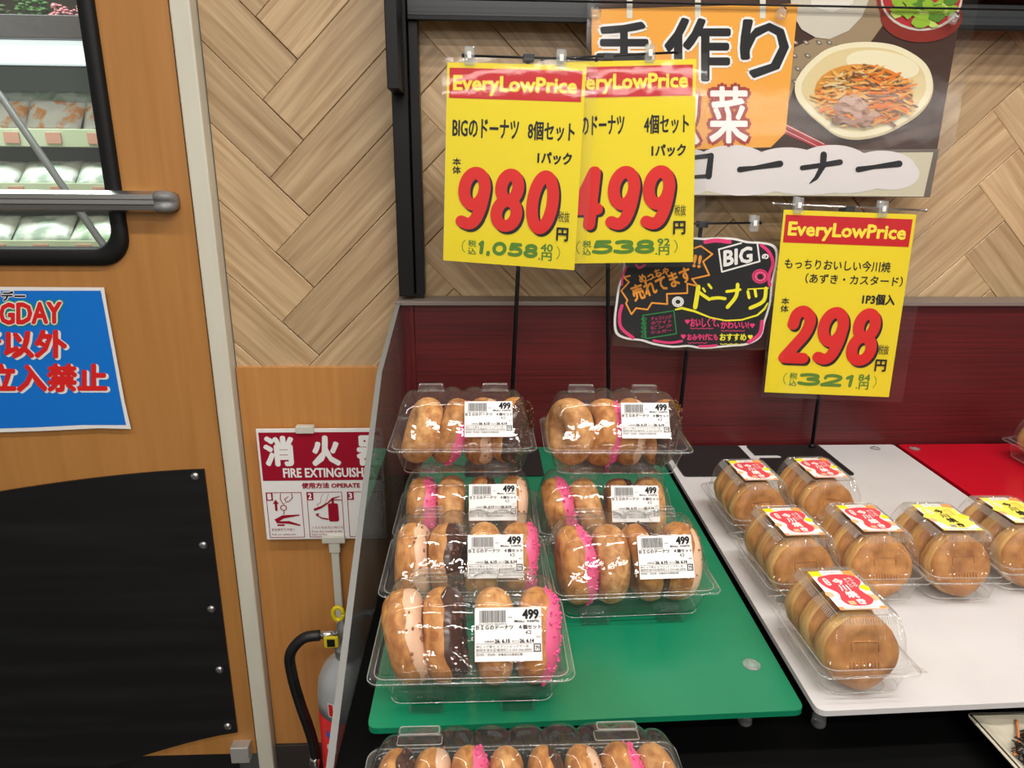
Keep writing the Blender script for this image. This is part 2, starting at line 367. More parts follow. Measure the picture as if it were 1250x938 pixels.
# notice on door
bl = obj('door_notice', None, label='blue laminated notice with red Japanese lettering taped to the orange wooden door', cat='notice', loc=(0, 0, 0))
NY = 1.222
A = Art(lambda x, y, l: at(x, y, NY) + Vector((0, -.0004 * l, 0)))
edge = [(-60, 350)] + [(127, 351), (130, 370), (141, 430), (152, 490), (160, 524)] + [(120, 523), (60, 526), (0, 528), (-60, 530)]
bm = bmesh.new(); loft(bm, [[at(x, y, NY + .001) for x, y in edge], [at(x, y, NY) for x, y in edge]], True, True)
obj('paper', fin(bm, 'paper', MATS['paper_white']), bl)
A.poly('printed_field', 'ink_blue', [(-56, 355), (123, 355), (127, 375), (137, 430), (148, 490), (154, 519), (100, 519), (40, 522), (-56, 525)], 1)
A.text('lettering', 'ink_white', 'ングデー', -28, 356, 31, 367, 2, bold=1.6); A.text('lettering', 'ink_black', 'ングデー', -28, 356, 31, 367, 3, bold=.5)
A.text('lettering', 'ink_leaf', 'NGDAY', -20, 370, 75, 395, 2, bold=4.2, slope=-2); A.text('lettering', 'ink_white', 'NGDAY', -20, 370, 75, 395, 3, bold=2.9, slope=-2)
A.text('lettering', 'ink_red', 'NGDAY', -20, 370, 75, 395, 4, bold=1.3, slope=-2)
for st, b in (('者以外', (-36, 404, 81, 436)), ('立入禁止', (-14, 445, 130, 477))):
    A.text('lettering#' + st, 'ink_white', st, *b, 2, bold=2.4, off=(2.4, 1.6)); A.text('lettering#' + st, 'ink_red', st, *b, 4, bold=1.7)
A.build(bl)
# fire extinguisher sign and its white post
fs = obj('extinguisher_sign', None, label='white and crimson fire extinguisher sign on a pale post against the orange panel', cat='sign', loc=(0, 0, 0))
FY = 1.225
c = [at(313, 525, FY), at(471, 515, FY), at(480, 650, FY), at(330, 659, FY)]
cx = (c[0].x + c[1].x) / 2
def quadmap(q, Y):
    TL, TR, BR, BL = [at(x, y, Y) for x, y in q]
    return lambda u, v, l: (TL * (1 - u) + TR * u) * (1 - v) + (BL * (1 - u) + BR * u) * v + Vector((0, -.0004 * l, 0))
SX0, SX1, SZ0, SZ1 = -.419, -.188, .604, .832
bx('panel', MATS['paper_white'], SX0, SX1, FY, FY + .003, SZ0, SZ1, .001, parent=fs)
A = Art(lambda u, v, l: Vector((SX0 + (SX1 - SX0) * u, FY - .0003 - .0004 * l, SZ1 - (SZ1 - SZ0) * v)))
A.rect('red_field', 'ink_sign_red', .02, .03, .98, .455)
for ch, u in (('消', .06), ('火', .44), ('器', .80)): A.text('lettering#' + ch, 'ink_white', ch, u, .07, u + .22 if ch != '火' else u + .21, .315, 2, bold=.012)
A.text('lettering', 'ink_white', 'FIRE EXTINGUISHER', .19, .345, .93, .425, 2, bold=.003)
A.text('lettering#u', 'ink_sign_red', '使用方法 OPERATE', .33, .475, .80, .525, 2, bold=.002)
for i, u in enumerate((.03, .36, .69)):
    for a, b, cc, d in ((u, .56, u + .29, .565), (u, .975, u + .29, .98), (u, .56, u + .005, .98), (u + .285, .56, u + .29, .98)): A.rect('lettering', 'ink_sign_red', a, b, cc, d, 1)
    A.rect('lettering', 'ink_sign_red', u, .56, u + .055, .635, 1); A.text('lettering', 'ink_white', str(i + 1), u + .015, .572, u + .04, .622, 2, bold=.003)
R_ = 'ink_sign_red'
A.stroke('pictogram', R_, [(.105, .72), (.105, .66)], .02); A.poly('pictogram', R_, [(.08, .665), (.105, .625), (.13, .665)])
A.stroke('pictogram', R_, arc(.165, .70, .024, .024, 0, 360, 16), .007); A.stroke('pictogram', R_, [(.165, .73), (.163, .76)], .007)
A.stroke('pictogram', R_, [(.15, .57), (.145, .62), (.16, .66), (.175, .665)], .006); A.stroke('pictogram', R_, [(.24, .57), (.245, .61), (.215, .64), (.19, .65), (.18, .62), (.21, .60)], .006)
A.poly('pictogram', R_, [(.08, .81), (.15, .77), (.29, .765), (.29, .775), (.16, .80), (.12, .825), (.20, .825), (.29, .86), (.29, .872), (.19, .85), (.10, .845)])
A.rect('pictogram', R_, .10, .855, .16, .87)
A.text('pictogram', 'ink_maroon', '安全栓を引き抜く', .05, .89, .24, .915, 2); A.text('pictogram', 'ink_maroon', 'Pull out safety pin.', .05, .94, .25, .96, 2)
A.poly('pictogram', R_, rrect(.57, .75, .042, .085, .018)); A.rect('pictogram', R_, .56, .62, .58, .67)
A.stroke('pictogram', R_, [(.42, .72), (.47, .70), (.53, .66), (.57, .62), (.63, .60)], [.022, .02, .012, .014, .006]); A.stroke('pictogram', R_, [(.57, .63), (.64, .635)], .008)
A.stroke('pictogram', R_, [(.52, .81), (.47, .80), (.44, .775)], [.014, .012, .008]); A.poly('pictogram', R_, [(.42, .76), (.455, .755), (.435, .79)])
A.stroke('pictogram', R_, [(.45, .70), (.44, .67), (.47, .66), (.48, .60), (.50, .575)], .003); A.stroke('pictogram', R_, [(.48, .70), (.51, .66), (.54, .575)], .003)
A.text('pictogram', 'ink_maroon', 'ノズルを火元に向ける', .38, .875, .64, .90, 2); A.text('pictogram', 'ink_maroon', 'Point the nozzle at the', .38, .915, .63, .935, 2); A.text('pictogram', 'ink_maroon', 'base of fire.', .38, .945, .51, .962, 2)
A.build(fs)
plw = mat('aged_white_plastic', (.6, .58, .5), .4)
bm = bmesh.new(); box(bm, -.345, -.312, FY - .006, FY + .008, SZ1 - .008, SZ1 + .006, .0015); obj('top_clip', fin(bm, 'top_clip', plw), fs)
bm = bmesh.new(); box(bm, -.312, -.268, FY - .008, FY + .010, SZ0 - .006, SZ0 + .008, .0015); box(bm, -.300, -.279, FY - .006, FY + .010, SZ0 - .028, SZ0 - .006, .0015); obj('bottom_clip', fin(bm, 'bottom_clip', plw), fs)
bm = bmesh.new(); box(bm, -.297, -.282, FY - .004, FY + .006, .0, SZ0 - .02, .0015); obj('post', fin(bm, 'post', plw), fs)
# extinguisher
ex = obj('fire_extinguisher', None, label='silver and red fire extinguisher with black hose standing on the floor beside the case', cat='fire extinguisher', loc=(-.248, 1.10, 0))
bm = bmesh.new(); lathe(bm, [(.055, .0), (.062, .005), (.062, .334)], n=36); obj('body', fin(bm, 'body', mat('extinguisher_red', (.62, .015, .015), .25), True), ex)
bm = bmesh.new(); lathe(bm, [(.062, .334), (.0618, .36), (.058, .392), (.048, .415), (.033, .430), (.022, .437)], n=36); obj('shoulder', fin(bm, 'shoulder', mat('silver_paint', (.5, .52, .53), .3, .25), True), ex)
bm = bmesh.new(); lathe(bm, [(.024, .434), (.024, .442), (.021, .445), (.026, .447), (.026, .458), (.018, .462), (.016, .475), (.020, .482), (.02, .50), (.012, .513), (.008, .52)], n=28)
vv = obj('valve', fin(bm, 'valve', mat('cast_metal', (.42, .43, .43), .35, .8), True), ex)
bm = bmesh.new(); tube(bm, [(-.065, 0, .478), (-.01, 0, .478)], .0075, 12); obj('hose_coupling', fin(bm, 'hose_coupling', chrome, True), ex)
bm = bmesh.new(); tube(bm, smooth_curve([(-.05, -.001, .478), (-.08, -.004, .474), (-.104, -.008, .445), (-.104, -.010, .40), (-.094, -.012, .34), (-.078, -.012, .26), (-.072, -.012, .19), (-.074, -.01, .12)], 8), .0098, 14); obj('hose', fin(bm, 'hose', rubber_black, True), ex)
bm = bmesh.new(); lathe(bm, [(.0105, 0), (.0112, .004), (.0112, .018), (.0105, .022)], (-.0745, -.012, .195), 16); obj('hose_ferrule', fin(bm, 'hose_ferrule', chrome, True), ex)
yel = mat('safety_yellow', (.75, .6, .01), .35)
bm = bmesh.new(); tube(bm, [(-.010 + .009 * math.cos(a), -.02, .536 + .013 * math.sin(a)) for a in [2 * PI * k / 20 for k in range(21)]], .004, 8); obj('safety_ring', fin(bm, 'safety_ring', yel, True), ex)
bm = bmesh.new(); box(bm, -.038, -.012, -.026, -.021, .468, .492, .003); g = obj('gauge_tag', fin(bm, 'gauge_tag', yel), ex)
bm = bmesh.new(); box(bm, -.032, -.018, -.0268, -.0262, .472, .487); obj('tag_face', fin(bm, 'tag_face', MATS['ink_black']), g)
bm = bmesh.new(); tube(bm, [(.0, -.01, .51), (.04, -.02, .535), (.10, -.02, .54)], .007, 8); obj('lever', fin(bm, 'lever', MATS['cast_metal'], True), ex)
def cylF(u, v, l, r=.0622):
    a = math.radians(-118 + u * 60); rr = r + .0003 * l; return Vector((rr * math.cos(a), rr * math.sin(a), v))
A = Art(lambda u, v, l: cylF(u, .345 - v * .10 + .06, l))
def bandrect(A, m, u0, v0, u1, v1, l=1):
    n = 6
    for i in range(n): A.rect('body_lettering', m, u0 + (u1 - u0) * i / n, v0, u0 + (u1 - u0) * (i + 1) / n, v1, l)
bandrect(A, 'paper_white', -.05, .30, .25, .60, 1); A.text('body_lettering', 'ink_red', '1', .0, .34, .1, .56, 2, bold=.02)
A.text('body_lettering#b', 'ink_blue', 'HA', -.2, .95, .12, 1.1, 2, bold=.01); A.text('body_lettering#w', 'ink_white', 'eco', -.2, 1.25, .15, 1.38, 2, bold=.006)
A.build(ex)

# ================================================================ BLACK RACK ABOVE THE CASE
rk = obj('black_rack', None, label='black metal rack with upright post and cross beam fixed above the display case', cat='rack', loc=(-.12, 1.2, 1.08))
def rb(n, m, *a, bev=.0012): return bx(n, m, a[0] + .12, a[1] + .12, a[2] - 1.2, a[3] - 1.2, a[4] - 1.08, a[5] - 1.08, bev, parent=rk)
rb('upright', black_metal, -.143, -.117, 1.195, 1.235, 1.083, 1.93)
rb('slotted_upright', black_metal, -.115, -.100, 1.205, 1.235, 1.083, 1.93)
rb('arm', black_metal, -.140, -.122, 1.12, 1.195, 1.405, 1.9)
rb('cross_beam', mat('charcoal_beam', (.02, .023, .026), .4), -.115, 1.42, 1.20, 1.232, 1.519, 1.551)
rb('lower_lip', black_metal, -.115, 1.42, 1.196, 1.205, 1.513, 1.521)
rb('upper_board', red_wood, .74, 1.42, 1.19, 1.232, 1.556, 1.93)
bm = bmesh.new(); tube(bm, [(-.02, -.035, .456), (1.5, -.035, .456)], .0016, 8); obj('hanging_rod', fin(bm, 'hanging_rod', black_metal, True), rk)

# ================================================================ FOOD POSTER (laminated, hangs from the beam)
PY = 1.175
po = obj('food_poster', None, label='laminated deli corner poster with bowl of food photograph hanging from the black beam', cat='poster', loc=(0, 0, 0))
pc = [at(721, -30, PY), at(1181, -30, PY), at(1134, 241, PY), at(722, 236, PY)]
X0, X1, ZB = pc[0].x, .757, 1.262
bm = bmesh.new(); box(bm, at(722, 236, PY).x, at(1134, 241, PY).x, PY, PY + .001, at(1134, 241, PY).z, 1.60); obj('sheet', fin(bm, 'sheet', mat('poster_brown', (.050, .022, .014), .5, Specular_IOR_Level=.12)), po)
A = Art(lambda x, y, l: at(x, y, PY) + Vector((0, -.00035 * l - .0003, 0)))
ink('p_orange', (.80, .36, .05)); ink('p_linen', (.58, .54, .40)); ink('p_cloud', (.70, .66, .66)); ink('p_bowl', (.76, .69, .48)); ink('p_bowl_in', (.66, .54, .29)); ink('p_bowl_shade', (.55, .46, .28))
ink('p_mat', (.30, .22, .13)); ink('p_lacquer', (.22, .02, .012)); ink('p_leaf', (.25, .42, .03)); ink('p_leaf2', (.45, .58, .12)); ink('p_leaf3', (.08, .2, .02)); ink('p_carrot', (.75, .19, .015)); ink('p_strand', (.74, .42, .11))
ink('p_strand2', (.62, .27, .035)); ink('p_meat', (.36, .20, .14)); ink('p_meat2', (.48, .30, .23)); ink('p_meat3', (.22, .10, .05)); ink('p_stick', (.4, .02, .03)); ink('p_wood2', (.075, .038, .028)); ink('p_ware', (.55, .51, .43)); ink('p_ware_l', (.68, .65, .58)); ink('p_taupe', (.15, .12, .10))
random.seed(4)
ph = 'food_print'
A.poly(ph, 'p_wood2', [(1010, 190), (1145, 150), (1150, 155), (1100, 175), (1040, 195)], 1)
for k in range(12):
    y = 60 + k * 12; A.stroke(ph, 'p_wood2', [(1080 + 5 * (k % 3), y + 18), (1120, y + 8), (1158 - k * 2, y)], [.5, 1.2, .5], 1)
A.poly(ph, 'p_mat', [(965, 60), (1000, 44), (1040, 30), (1060, -20), (1085, -20), (1078, 30), (1060, 55), (1020, 55), (975, 90), (960, 130)], 1)
for k in range(16):
    cx_, cy_ = 972 + (k % 4) * 14 + random.uniform(-3, 3), 52 + (k // 4) * 16; A.ell(ph, 'p_taupe', cx_, cy_, 4.5, 2.5, 2, 6, .5); A.ell(ph, 'p_linen', cx_, cy_, 2, 1.2, 3, 6, .5)
A.poly(ph, 'p_ware', [(962, -30), (1063, -30), (1060, 0), (1052, 20), (1035, 38), (1012, 48), (995, 46), (978, 36), (966, 16)], 3)
A.poly(ph, 'p_ware_l', [(985, -30), (1050, -30), (1040, 5), (1015, 16), (990, 8)], 4)
A.ell(ph, 'p_lacquer', 1122, -4, 53, 46, 3, 30, .0); A.ell(ph, 'p_lacquer', 1124, 20, 50, 32, 3, 30)
A.ell(ph, 'p_ware', 1124, -2, 50, 40, 4, 30); A.ell(ph, 'p_stick', 1124, -5, 48, 40, 5, 30)
for k in range(34):
    a = random.uniform(0, 2 * PI); r = random.uniform(0, 1); cx_, cy_ = 1124 + 40 * r * math.cos(a), 8 + 22 * r * math.sin(a)
    pts = [(cx_ + (5 + 9 * random.random()) * math.cos(t), cy_ + (3 + 6 * random.random()) * math.sin(t)) for t in [2 * PI * q / 9 for q in range(9)]]
    A.poly(ph, random.choice(['p_leaf', 'p_leaf', 'p_leaf2', 'p_leaf3']), pts, 6 + k * .2)
bowl = [(975, 90), (985, 78), (1005, 62), (1030, 54), (1060, 52), (1090, 56), (1115, 68), (1130, 82), (1136, 100), (1133, 118), (1120, 136), (1100, 150), (1075, 162), (1045, 168), (1020, 164), (1000, 150), (982, 134), (970, 118), (969, 102)]
bowl = [(p.x, p.y) for p in smooth_curve([(x, y, 0) for x, y in bowl + bowl[:1]], 4)][:-1]
A.poly(ph, 'p_bowl_shade', [(x + 1, y + 3) for x, y in bowl], 13); A.poly(ph, 'p_bowl', bowl, 14)
A.poly(ph, 'p_bowl_in', [(1053 + (x - 1053) * .90, 106 + (y - 106) * .88) for x, y in bowl], 15); A.ell(ph, 'p_bowl', 1075, 80, 45, 17, 16, 24, .15)
A.ell(ph, 'p_strand2', 1052, 115, 60, 36, 17, 24, .08)
L = 18
for k in range(380):
    a = random.uniform(0, 2 * PI); r = math.sqrt(random.random()); cx_, cy_ = 1052 + 56 * r * math.cos(a), 115 + 36 * r * math.sin(a) + (4 if a > 0 else 0)
    t = random.uniform(-.9, .9) + (PI if random.random() < .5 else 0); ln = random.uniform(9, 24); cv = random.uniform(-5, 5)
    pts = [(cx_ + (q - .5) * ln * math.cos(t) - cv * (q - .5) ** 2 * math.sin(t), cy_ + (q - .5) * ln * math.sin(t) * .7 + cv * (q - .5) ** 2) for q in (0, .33, .66, 1)]
    right = cx_ > 1058
    m_ = random.choice(['p_carrot', 'p_strand2', 'p_strand', 'p_carrot', 'p_meat3', 'p_carrot'] if right else ['p_strand', 'p_strand2', 'p_strand', 'p_bowl_in', 'p_carrot', 'p_strand', 'p_meat3'])
    L += .03; A.stroke(ph, m_, pts, random.uniform(1.2, 3.0), L, 1, 5)
for k in range(46):
    a = random.uniform(0, 2 * PI); r = math.sqrt(random.random()); cx_, cy_ = 1038 + 26 * r * math.cos(a), 140 + 15 * r * math.sin(a) - max(0, (1040 - 1038)) * 0
    if k > 30: cx_, cy_ = 1036 + 13 * r * math.cos(a), 126 + 9 * r * math.sin(a)
    pts = [(cx_ + (3 + 6 * random.random()) * math.cos(t), cy_ + (2 + 4.5 * random.random()) * math.sin(t)) for t in [2 * PI * q / 7 for q in range(7)]]
    L += .05; A.poly(ph, random.choice(['p_meat', 'p_meat2', 'p_meat', 'p_meat3']), pts, L)
for o_, m_ in ((0, 'p_stick'), (7, 'p_stick')): A.stroke(ph, m_, [(955, 152 + o_), (1010, 180 + o_ * .6)], 5, 4)
A.stroke(ph, 'p_ware_l', [(957, 152), (1005, 176)], .8, 5); A.stroke(ph, 'p_ware_l', [(957, 159), (1000, 180)], .6, 5)
# orange title card
tc = 'title_card'
A.poly(tc, 'p_orange', [(722, 12), (973, 5), (958, 162), (940, 180), (722, 186)], 8)
for x in (768, 851, 930): A.rect(tc, 'p_ware_l', x - 3.5, -30, x + 3.5, 23, 9)
for st, b in (('手', (729, 29, 793, 97)), ('作', (812, 24, 889, 98)), ('り', (904, 26, 960, 94))):
    A.text(tc, 'ink_white', st, *b, 10, bold=5.0); A.text(tc, 'ink_black', st, *b, 11, bold=2.0)
for st, b in (('惣', (800, 108, 852, 178)), ('菜', (866, 107, 911, 174))):
    A.text(tc, 'ink_maroon', st, *b, 10, bold=5.5); A.text(tc, 'ink_white', st, *b, 11, bold=1.3)
# corner strip
cs = 'corner_strip'
A.poly(cs, 'p_taupe', [(722, 186), (1145, 182), (1134, 241), (722, 238)], 7)
A.poly(cs, 'p_linen', [(722, 190), (1138, 186), (1126, 240), (722, 237)], 8)
for k, (x, y, rx, ry) in enumerate(((760, 212, 60, 27), (830, 210, 50, 30), (893, 204, 48, 27), (905, 217, 60, 22), (960, 206, 50, 26), (1015, 203, 48, 26), (1030, 216, 55, 20), (1075, 206, 42, 22), (1085, 212, 36, 20), (985, 220, 60, 18))): A.ell(cs, 'p_cloud', x, y, rx, ry, 9 + k * .02, 30)
def brush(pts, ws, l=11): A.stroke(cs, 'ink_black', pts, ws, l, 1, 10)
brush([(834, 194), (867, 190)], [5, 6]); brush([(867, 190), (864, 215)], [7, 8]); brush([(834, 217), (864, 215)], [4, 5])
brush([(902, 207), (920, 205), (951, 200)], [7, 5, 8]); brush([(978, 205), (1000, 202), (1024, 198)], [6, 6, 7]); brush([(1004, 189), (1003, 203), (995, 217), (987, 224)], [8, 7, 5, 1])
brush([(1046, 207), (1065, 204), (1096, 200)], [7, 5, 8])
A.build(po)
bm = bmesh.new(); loft(bm, [[(.160, PY - .012 + .002 * math.sin(x * 9), x) for x in [1.258 + .345 * i / 20 for i in range(21)]], [(.765, PY - .012 + .002 * math.sin(x * 9), x) for x in [1.258 + .345 * i / 20 for i in range(21)]]], closed=False)
obj('laminate_film', fin(bm, 'laminate_film', clear('poster_film', milk=.008, ior=1.55, gl=.10, bump=(7, .35), fmul=1.2), True), po)
for px, py in ((727, 16), (955, 16), (1165, 22)):
    p = at(px, py, PY - .016); bm = bmesh.new(); lathe(bm, [(.009, 0), (.0095, .002), (.005, .006), (.003, .011), (.001, .012)], n=18)
    obj('suction_cup', fin(bm, 'suction_cup', clear_clip, True), po, loc=(p.x, PY - .013, p.z), rot=(PI / 2, 0, 0))

# ================================================================ DISPLAY CASE
DZ = .755
ca = obj('display_case', None, label='dark display case cabinet with black deck under the coloured boards', cat='display case', loc=(.6, .7, 0))
def cb(n, m, x0, x1, y0, y1, z0, z1, bev=.001, pr=None): return bx(n, m, x0 - .6, x1 - .6, y0 - .7, y1 - .7, z0, z1, bev, parent=pr or ca)
cbp = obj('back_board', None, label='mahogany veneer back board with grey ledge behind the display boards', cat='panel', loc=(.6, .7, 0))
cscr = obj('side_screen', None, label='clear acrylic side screen with slanted top at the left end of the case', cat='screen', loc=(.6, .7, 0))
cb('deck', deck_black, -.138, 1.45, .15, 1.187, .70, DZ)
cb('cabinet', mat('case_body', (.01, .009, .009), .6), -.136, 1.45, .17, 1.185, .0, .70)
cb('back_panel', red_wood, -.118, 1.45, 1.19, 1.232, .70, 1.070, pr=cbp)
cb('edge_stile', red_wood_v, -.146, -.118, 1.188, 1.232, .70, 1.070, pr=cbp)
cb('ledge_cap', mat('ledge_grey', (.20, .16, .14), .45), -.148, 1.45, 1.180, 1.240, 1.070, 1.077, pr=cbp)
# acrylic side screen, profile in the Y-Z plane
pf = [(1.215, .72), (1.215, 1.076), (1.16, 1.074), (.93, 1.022), (.50, .745), (.44, .68), (.44, .60), (1.0, .60)]
bm = bmesh.new(); loft(bm, [[(-.1455, y, z) for y, z in pf], [(-.1385, y, z) for y, z in pf]], True, True)
for f in bm.faces: f.material_index = 0 if abs(f.calc_center_median().x + .142) > .003 else 1
for v in bm.verts: v.co += Vector((-.6, -.7, 0))
obj('sheet', fin(bm, 'sheet', [acrylic, acrylic_edge]), cscr)
# boards
BZ = .81
def board(name, m, pts, label, feet, pegs):
    b = obj(name, None, label=label, cat='display board', loc=(sum(p[0] for p in pts) / 4, sum(p[1] for p in pts) / 4, BZ)); L = b.location.copy()
    out = []
    for i, (x, y) in enumerate(pts):          # rounded corners
        a = Vector(pts[i - 1]); c_ = Vector(pts[(i + 1) % 4]); p = Vector((x, y)); r = .010 if i in (0, 1) else .006
        d0 = (a - p).normalized(); d1 = (c_ - p).normalized()
        for t in (0, .25, .5, .75, 1):
            q = p + d0 * r * (1 - t) ** 2 + d1 * r * t ** 2; out.append(q)
    bm = bmesh.new()
    loft(bm, [[(q.x - L.x, q.y - L.y, z) for q in out] for z in (-.006, -.005, -.0006, 0)], True, True)
    for f in bm.faces: f.smooth = False
    bmesh.ops.recalc_face_normals(bm, faces=list(bm.faces))
    obj('panel', fin(bm, 'panel', m), b)
    for x, y in feet:
        bm = bmesh.new(); h_ = BZ - .006 - DZ
        lathe(bm, [(.0065, -h_ - .006), (.0075, -h_ + .004 - .006), (.0075, -.030), (.0105, -.028), (.0105, -.022), (.0085, -.020), (.0085, -.006)], n=20)
        obj('foot', fin(bm, 'foot', clear_clip, True), b, loc=(x - L.x, y - L.y, 0))
    for x, y in pegs:
        bm = bmesh.new(); lathe(bm, [(.009, 0), (.009, .0012), (.007, .0018), (.003, .0018), (.0025, .003), (.001, .003)], n=24)
        obj('peg', fin(bm, 'peg', clear_clip, True), b, loc=(x - L.x, y - L.y, .0002))
    return b
board('green_board', green_board, [(-.104, .510), (.297, .520), (.312, 1.180), (-.104, 1.180)], 'emerald green display board under the doughnut packs', [(-.07, .56), (.262, .565), (.27, 1.13), (-.07, 1.13)], [(.27, .583), (-.08, 1.15)])
board('white_board', white_board, [(.308, .518), (.738, .530), (.762, 1.180), (.322, 1.180)], 'white display board under the filled pancake packs', [(.335, .56), (.70, .565), (.72, 1.13), (.35, 1.13)], [(.717, 1.160)])
board('red_board', red_board, [(.748, .530), (1.18, .535), (1.19, 1.180), (.771, 1.180)], 'glossy red display board at the right end of the case', [(.80, .57), (1.13, .57), (.80, 1.13), (1.13, 1.13)], [(.790, 1.158)])

# ================================================================ PRICE CARDS AND THEIR STANDS
def mk_clip(parent, x, y, z, small=False):
    bm = bmesh.new(); s = .8 if small else 1
    box(bm, -.0075 * s, .0075 * s, -.009, -.005, -.014, .012, .0018); box(bm, -.006 * s, .006 * s, .003, .006, -.012, .013, .0014); box(bm, -.0045 * s, .0045 * s, -.006, .005, -.0015, .003, .001)
    c_ = obj('clip', fin(bm, 'clip', clear_clip), parent, loc=(x, y, z))
    bm = bmesh.new(); box(bm, -.0028, .0028, -.0105, -.0092, -.0045, .0045); obj('label_chip', fin(bm, 'label_chip', MATS['paper_white']), c_)
def stand(name, label, px, py, bar, clips, barm, base, top, tilt=0, bz=BZ, notch=True):
    """px,py pole foot; bar = (xL, zL, xR, zR, y)"""
    s = obj(name, None, label=label, cat='sign stand', loc=(px, py, bz))
    x0, x1, y0, y1 = base
    bm = bmesh.new(); t = .0015
    if tilt == 0:
        pts = [(x0 - .004, y0), (x1, y0), (x1 - .005, y1), (x0, y1)]
    nx = x0 + (x1 - x0) * .30; ym = (y0 + y1) / 2 + .012
    pts = rrect((x0 + x1) / 2, (y0 + y1) / 2, (x1 - x0) / 2, (y1 - y0) / 2, .006, 4)
    if notch: pts = pts[:10] + [(x0, ym + .010), (nx, ym + .010), (nx + .004, ym + .006), (nx + .004, ym), (nx, ym - .005), (x0 + .004, ym - .005), (x0, ym - .010)] + pts[10:]
    loft(bm, [[(x - px, y - py, z) for x, y in pts] for z in (.0003, .0022)], True, True); bmesh.ops.recalc_face_normals(bm, faces=list(bm.faces))
    obj('base_plate', fin(bm, 'base_plate', black_plastic), s)
    bm = bmesh.new(); tube(bm, [(0, 0, .002), (top[0] - px, 0, top[1] - bz)], .0034, 12); lathe(bm, [(.006, .002), (.006, .006), (.0036, .009)], n=14)
    obj('pole', fin(bm, 'pole', black_metal, True), s)
    bm = bmesh.new(); a = Vector((bar[0] - px, bar[4] - py, bar[1] - bz)); b = Vector((bar[2] - px, bar[4] - py, bar[3] - bz))
    tube(bm, [a, b], .0018, 10)
    for e in (a, b): bmesh.ops.create_uvsphere(bm, u_segments=10, v_segments=6, radius=.0032, matrix=Matrix.Translation(e))
    obj('crossbar', fin(bm, 'crossbar', barm, True), s)
    bm = bmesh.new(); jx = top[0] - px; jz = top[1] - bz; box(bm, jx - .008, jx + .008, bar[4] - py - .003, .004, jz - .006, jz + .004, .001); obj('joint', fin(bm, 'joint', black_plastic), s)
    for cx_ in clips:
        f = (cx_ - bar[0]) / (bar[2] - bar[0]); mk_clip(s, cx_ - px, bar[4] - py, bar[1] + (bar[3] - bar[1]) * f - bz)
    return s
def price_card(label, TL, TR, BR, BL, body, digits, green, cents, Y, group=None, film=.016):
    """corners as (x, z) on the upright plane Y"""
    cx_ = (BL[0] + BR[0]) / 2; o = obj('price_card', None, label=label, cat='price card', loc=(cx_, Y, min(BL[1], BR[1])))
    O = o.location.copy()
    def F(u, v, l):
        x = (TL[0] * (1 - u) + TR[0] * u) * (1 - v) + (BL[0] * (1 - u) + BR[0] * u) * v; z = (TL[1] * (1 - u) + TR[1] * u) * (1 - v) + (BL[1] * (1 - u) + BR[1] * u) * v
        return Vector((x - O.x, -.0004 * l + .0, z - O.z))
    bm = bmesh.new(); loft(bm, [[F(0, 0, -1), F(1, 0, -1), F(1, 1, -1), F(0, 1, -1)], [F(0, 0, 0), F(1, 0, 0), F(1, 1, 0), F(0, 1, 0)]], True, True); bmesh.ops.recalc_face_normals(bm, faces=list(bm.faces))
    obj('paper', fin(bm, 'paper', MATS['paper_yellow']), o)
    ax = 1.42; A = Art(F); le = 'lettering'
    A.rect('header_band', 'header_red', .018, .025, .975, .168, 1)
    A.text('header_lettering', 'ink_yellow', 'EveryLowPrice', .05, .062, .935, .150, 2, bold=.0036, ax=ax)
    for st, b, bo in body: A.text('product_lettering#' + st, 'ink_black', st, *b, 1, bold=bo, ax=ax)
    A.text('unit_lettering#n', 'ink_black', '本', .055, .462, .115, .497, 1, bold=.0008, ax=ax); A.text('unit_lettering#n', 'ink_black', '体', .055, .503, .115, .540, 1, bold=.0008, ax=ax)
    A.digits('price_digits', 'ink_black', digits, .095, .50, .85, .825, .062, 2, ax, .035, .02, (.018, .012)); A.digits('price_digits', 'ink_red', digits, .095, .50, .85, .825, .062, 3, ax, .035, .02)
    A.text('unit_lettering', 'ink_black', '税抜', .855, .70, .94, .755, 4, bold=.0, ax=ax); A.text('unit_lettering', 'ink_black', '円', .85, .785, .935, .850, 4, bold=.0022, ax=ax)
    A.text(le, 'ink_green', '税', .185, .880, .245, .915, 1, bold=.0008, ax=ax); A.text(le, 'ink_green', '込', .185, .920, .245, .955, 1, bold=.0008, ax=ax)
    A.digits('tax_price', 'ink_green', green, .255, .878, .715, .952, .019, 1, ax, .008, .012)
    A.text(le + '#c', 'ink_green', cents, .735, .874, .825, .912, 1, bold=.0016, ax=ax); A.text(le + '#c', 'ink_green', '.円', .722, .918, .82, .960, 1, bold=.0016, ax=ax)
    A.stroke(le + '#l', 'ink_green', arc(.20, .915, .06, .042, 130, 230, 8), .0035, 1, ax); A.stroke(le + '#r', 'ink_green', arc(.82, .915, .06, .042, -50, 50, 8), .0035, 1, ax)
    A.build(o)
    m = film / .2
    bm = bmesh.new(); n = 10
    loft(bm, [[F(-.03, -.025 + (1.05) * i / n, 7 + 2 * math.sin(i * .7)) for i in range(n + 1)], [F(.35, -.025 + 1.05 * i / n, 8 + 2 * math.sin(i * .9 + 1)) for i in range(n + 1)], [F(.7, -.025 + 1.05 * i / n, 8 + 2 * math.sin(i * .8 + 2)) for i in range(n + 1)], [F(1 + m, -.025 + 1.05 * i / n, 7 + 2 * math.sin(i * .6)) for i in range(n + 1)]], closed=False)
    obj('laminate_film', fin(bm, 'laminate_film', clear_film, True), o)
    return o
def c4(q, Y): return [(at(x, y, Y).x, at(x, y, Y).z) for x, y in q]
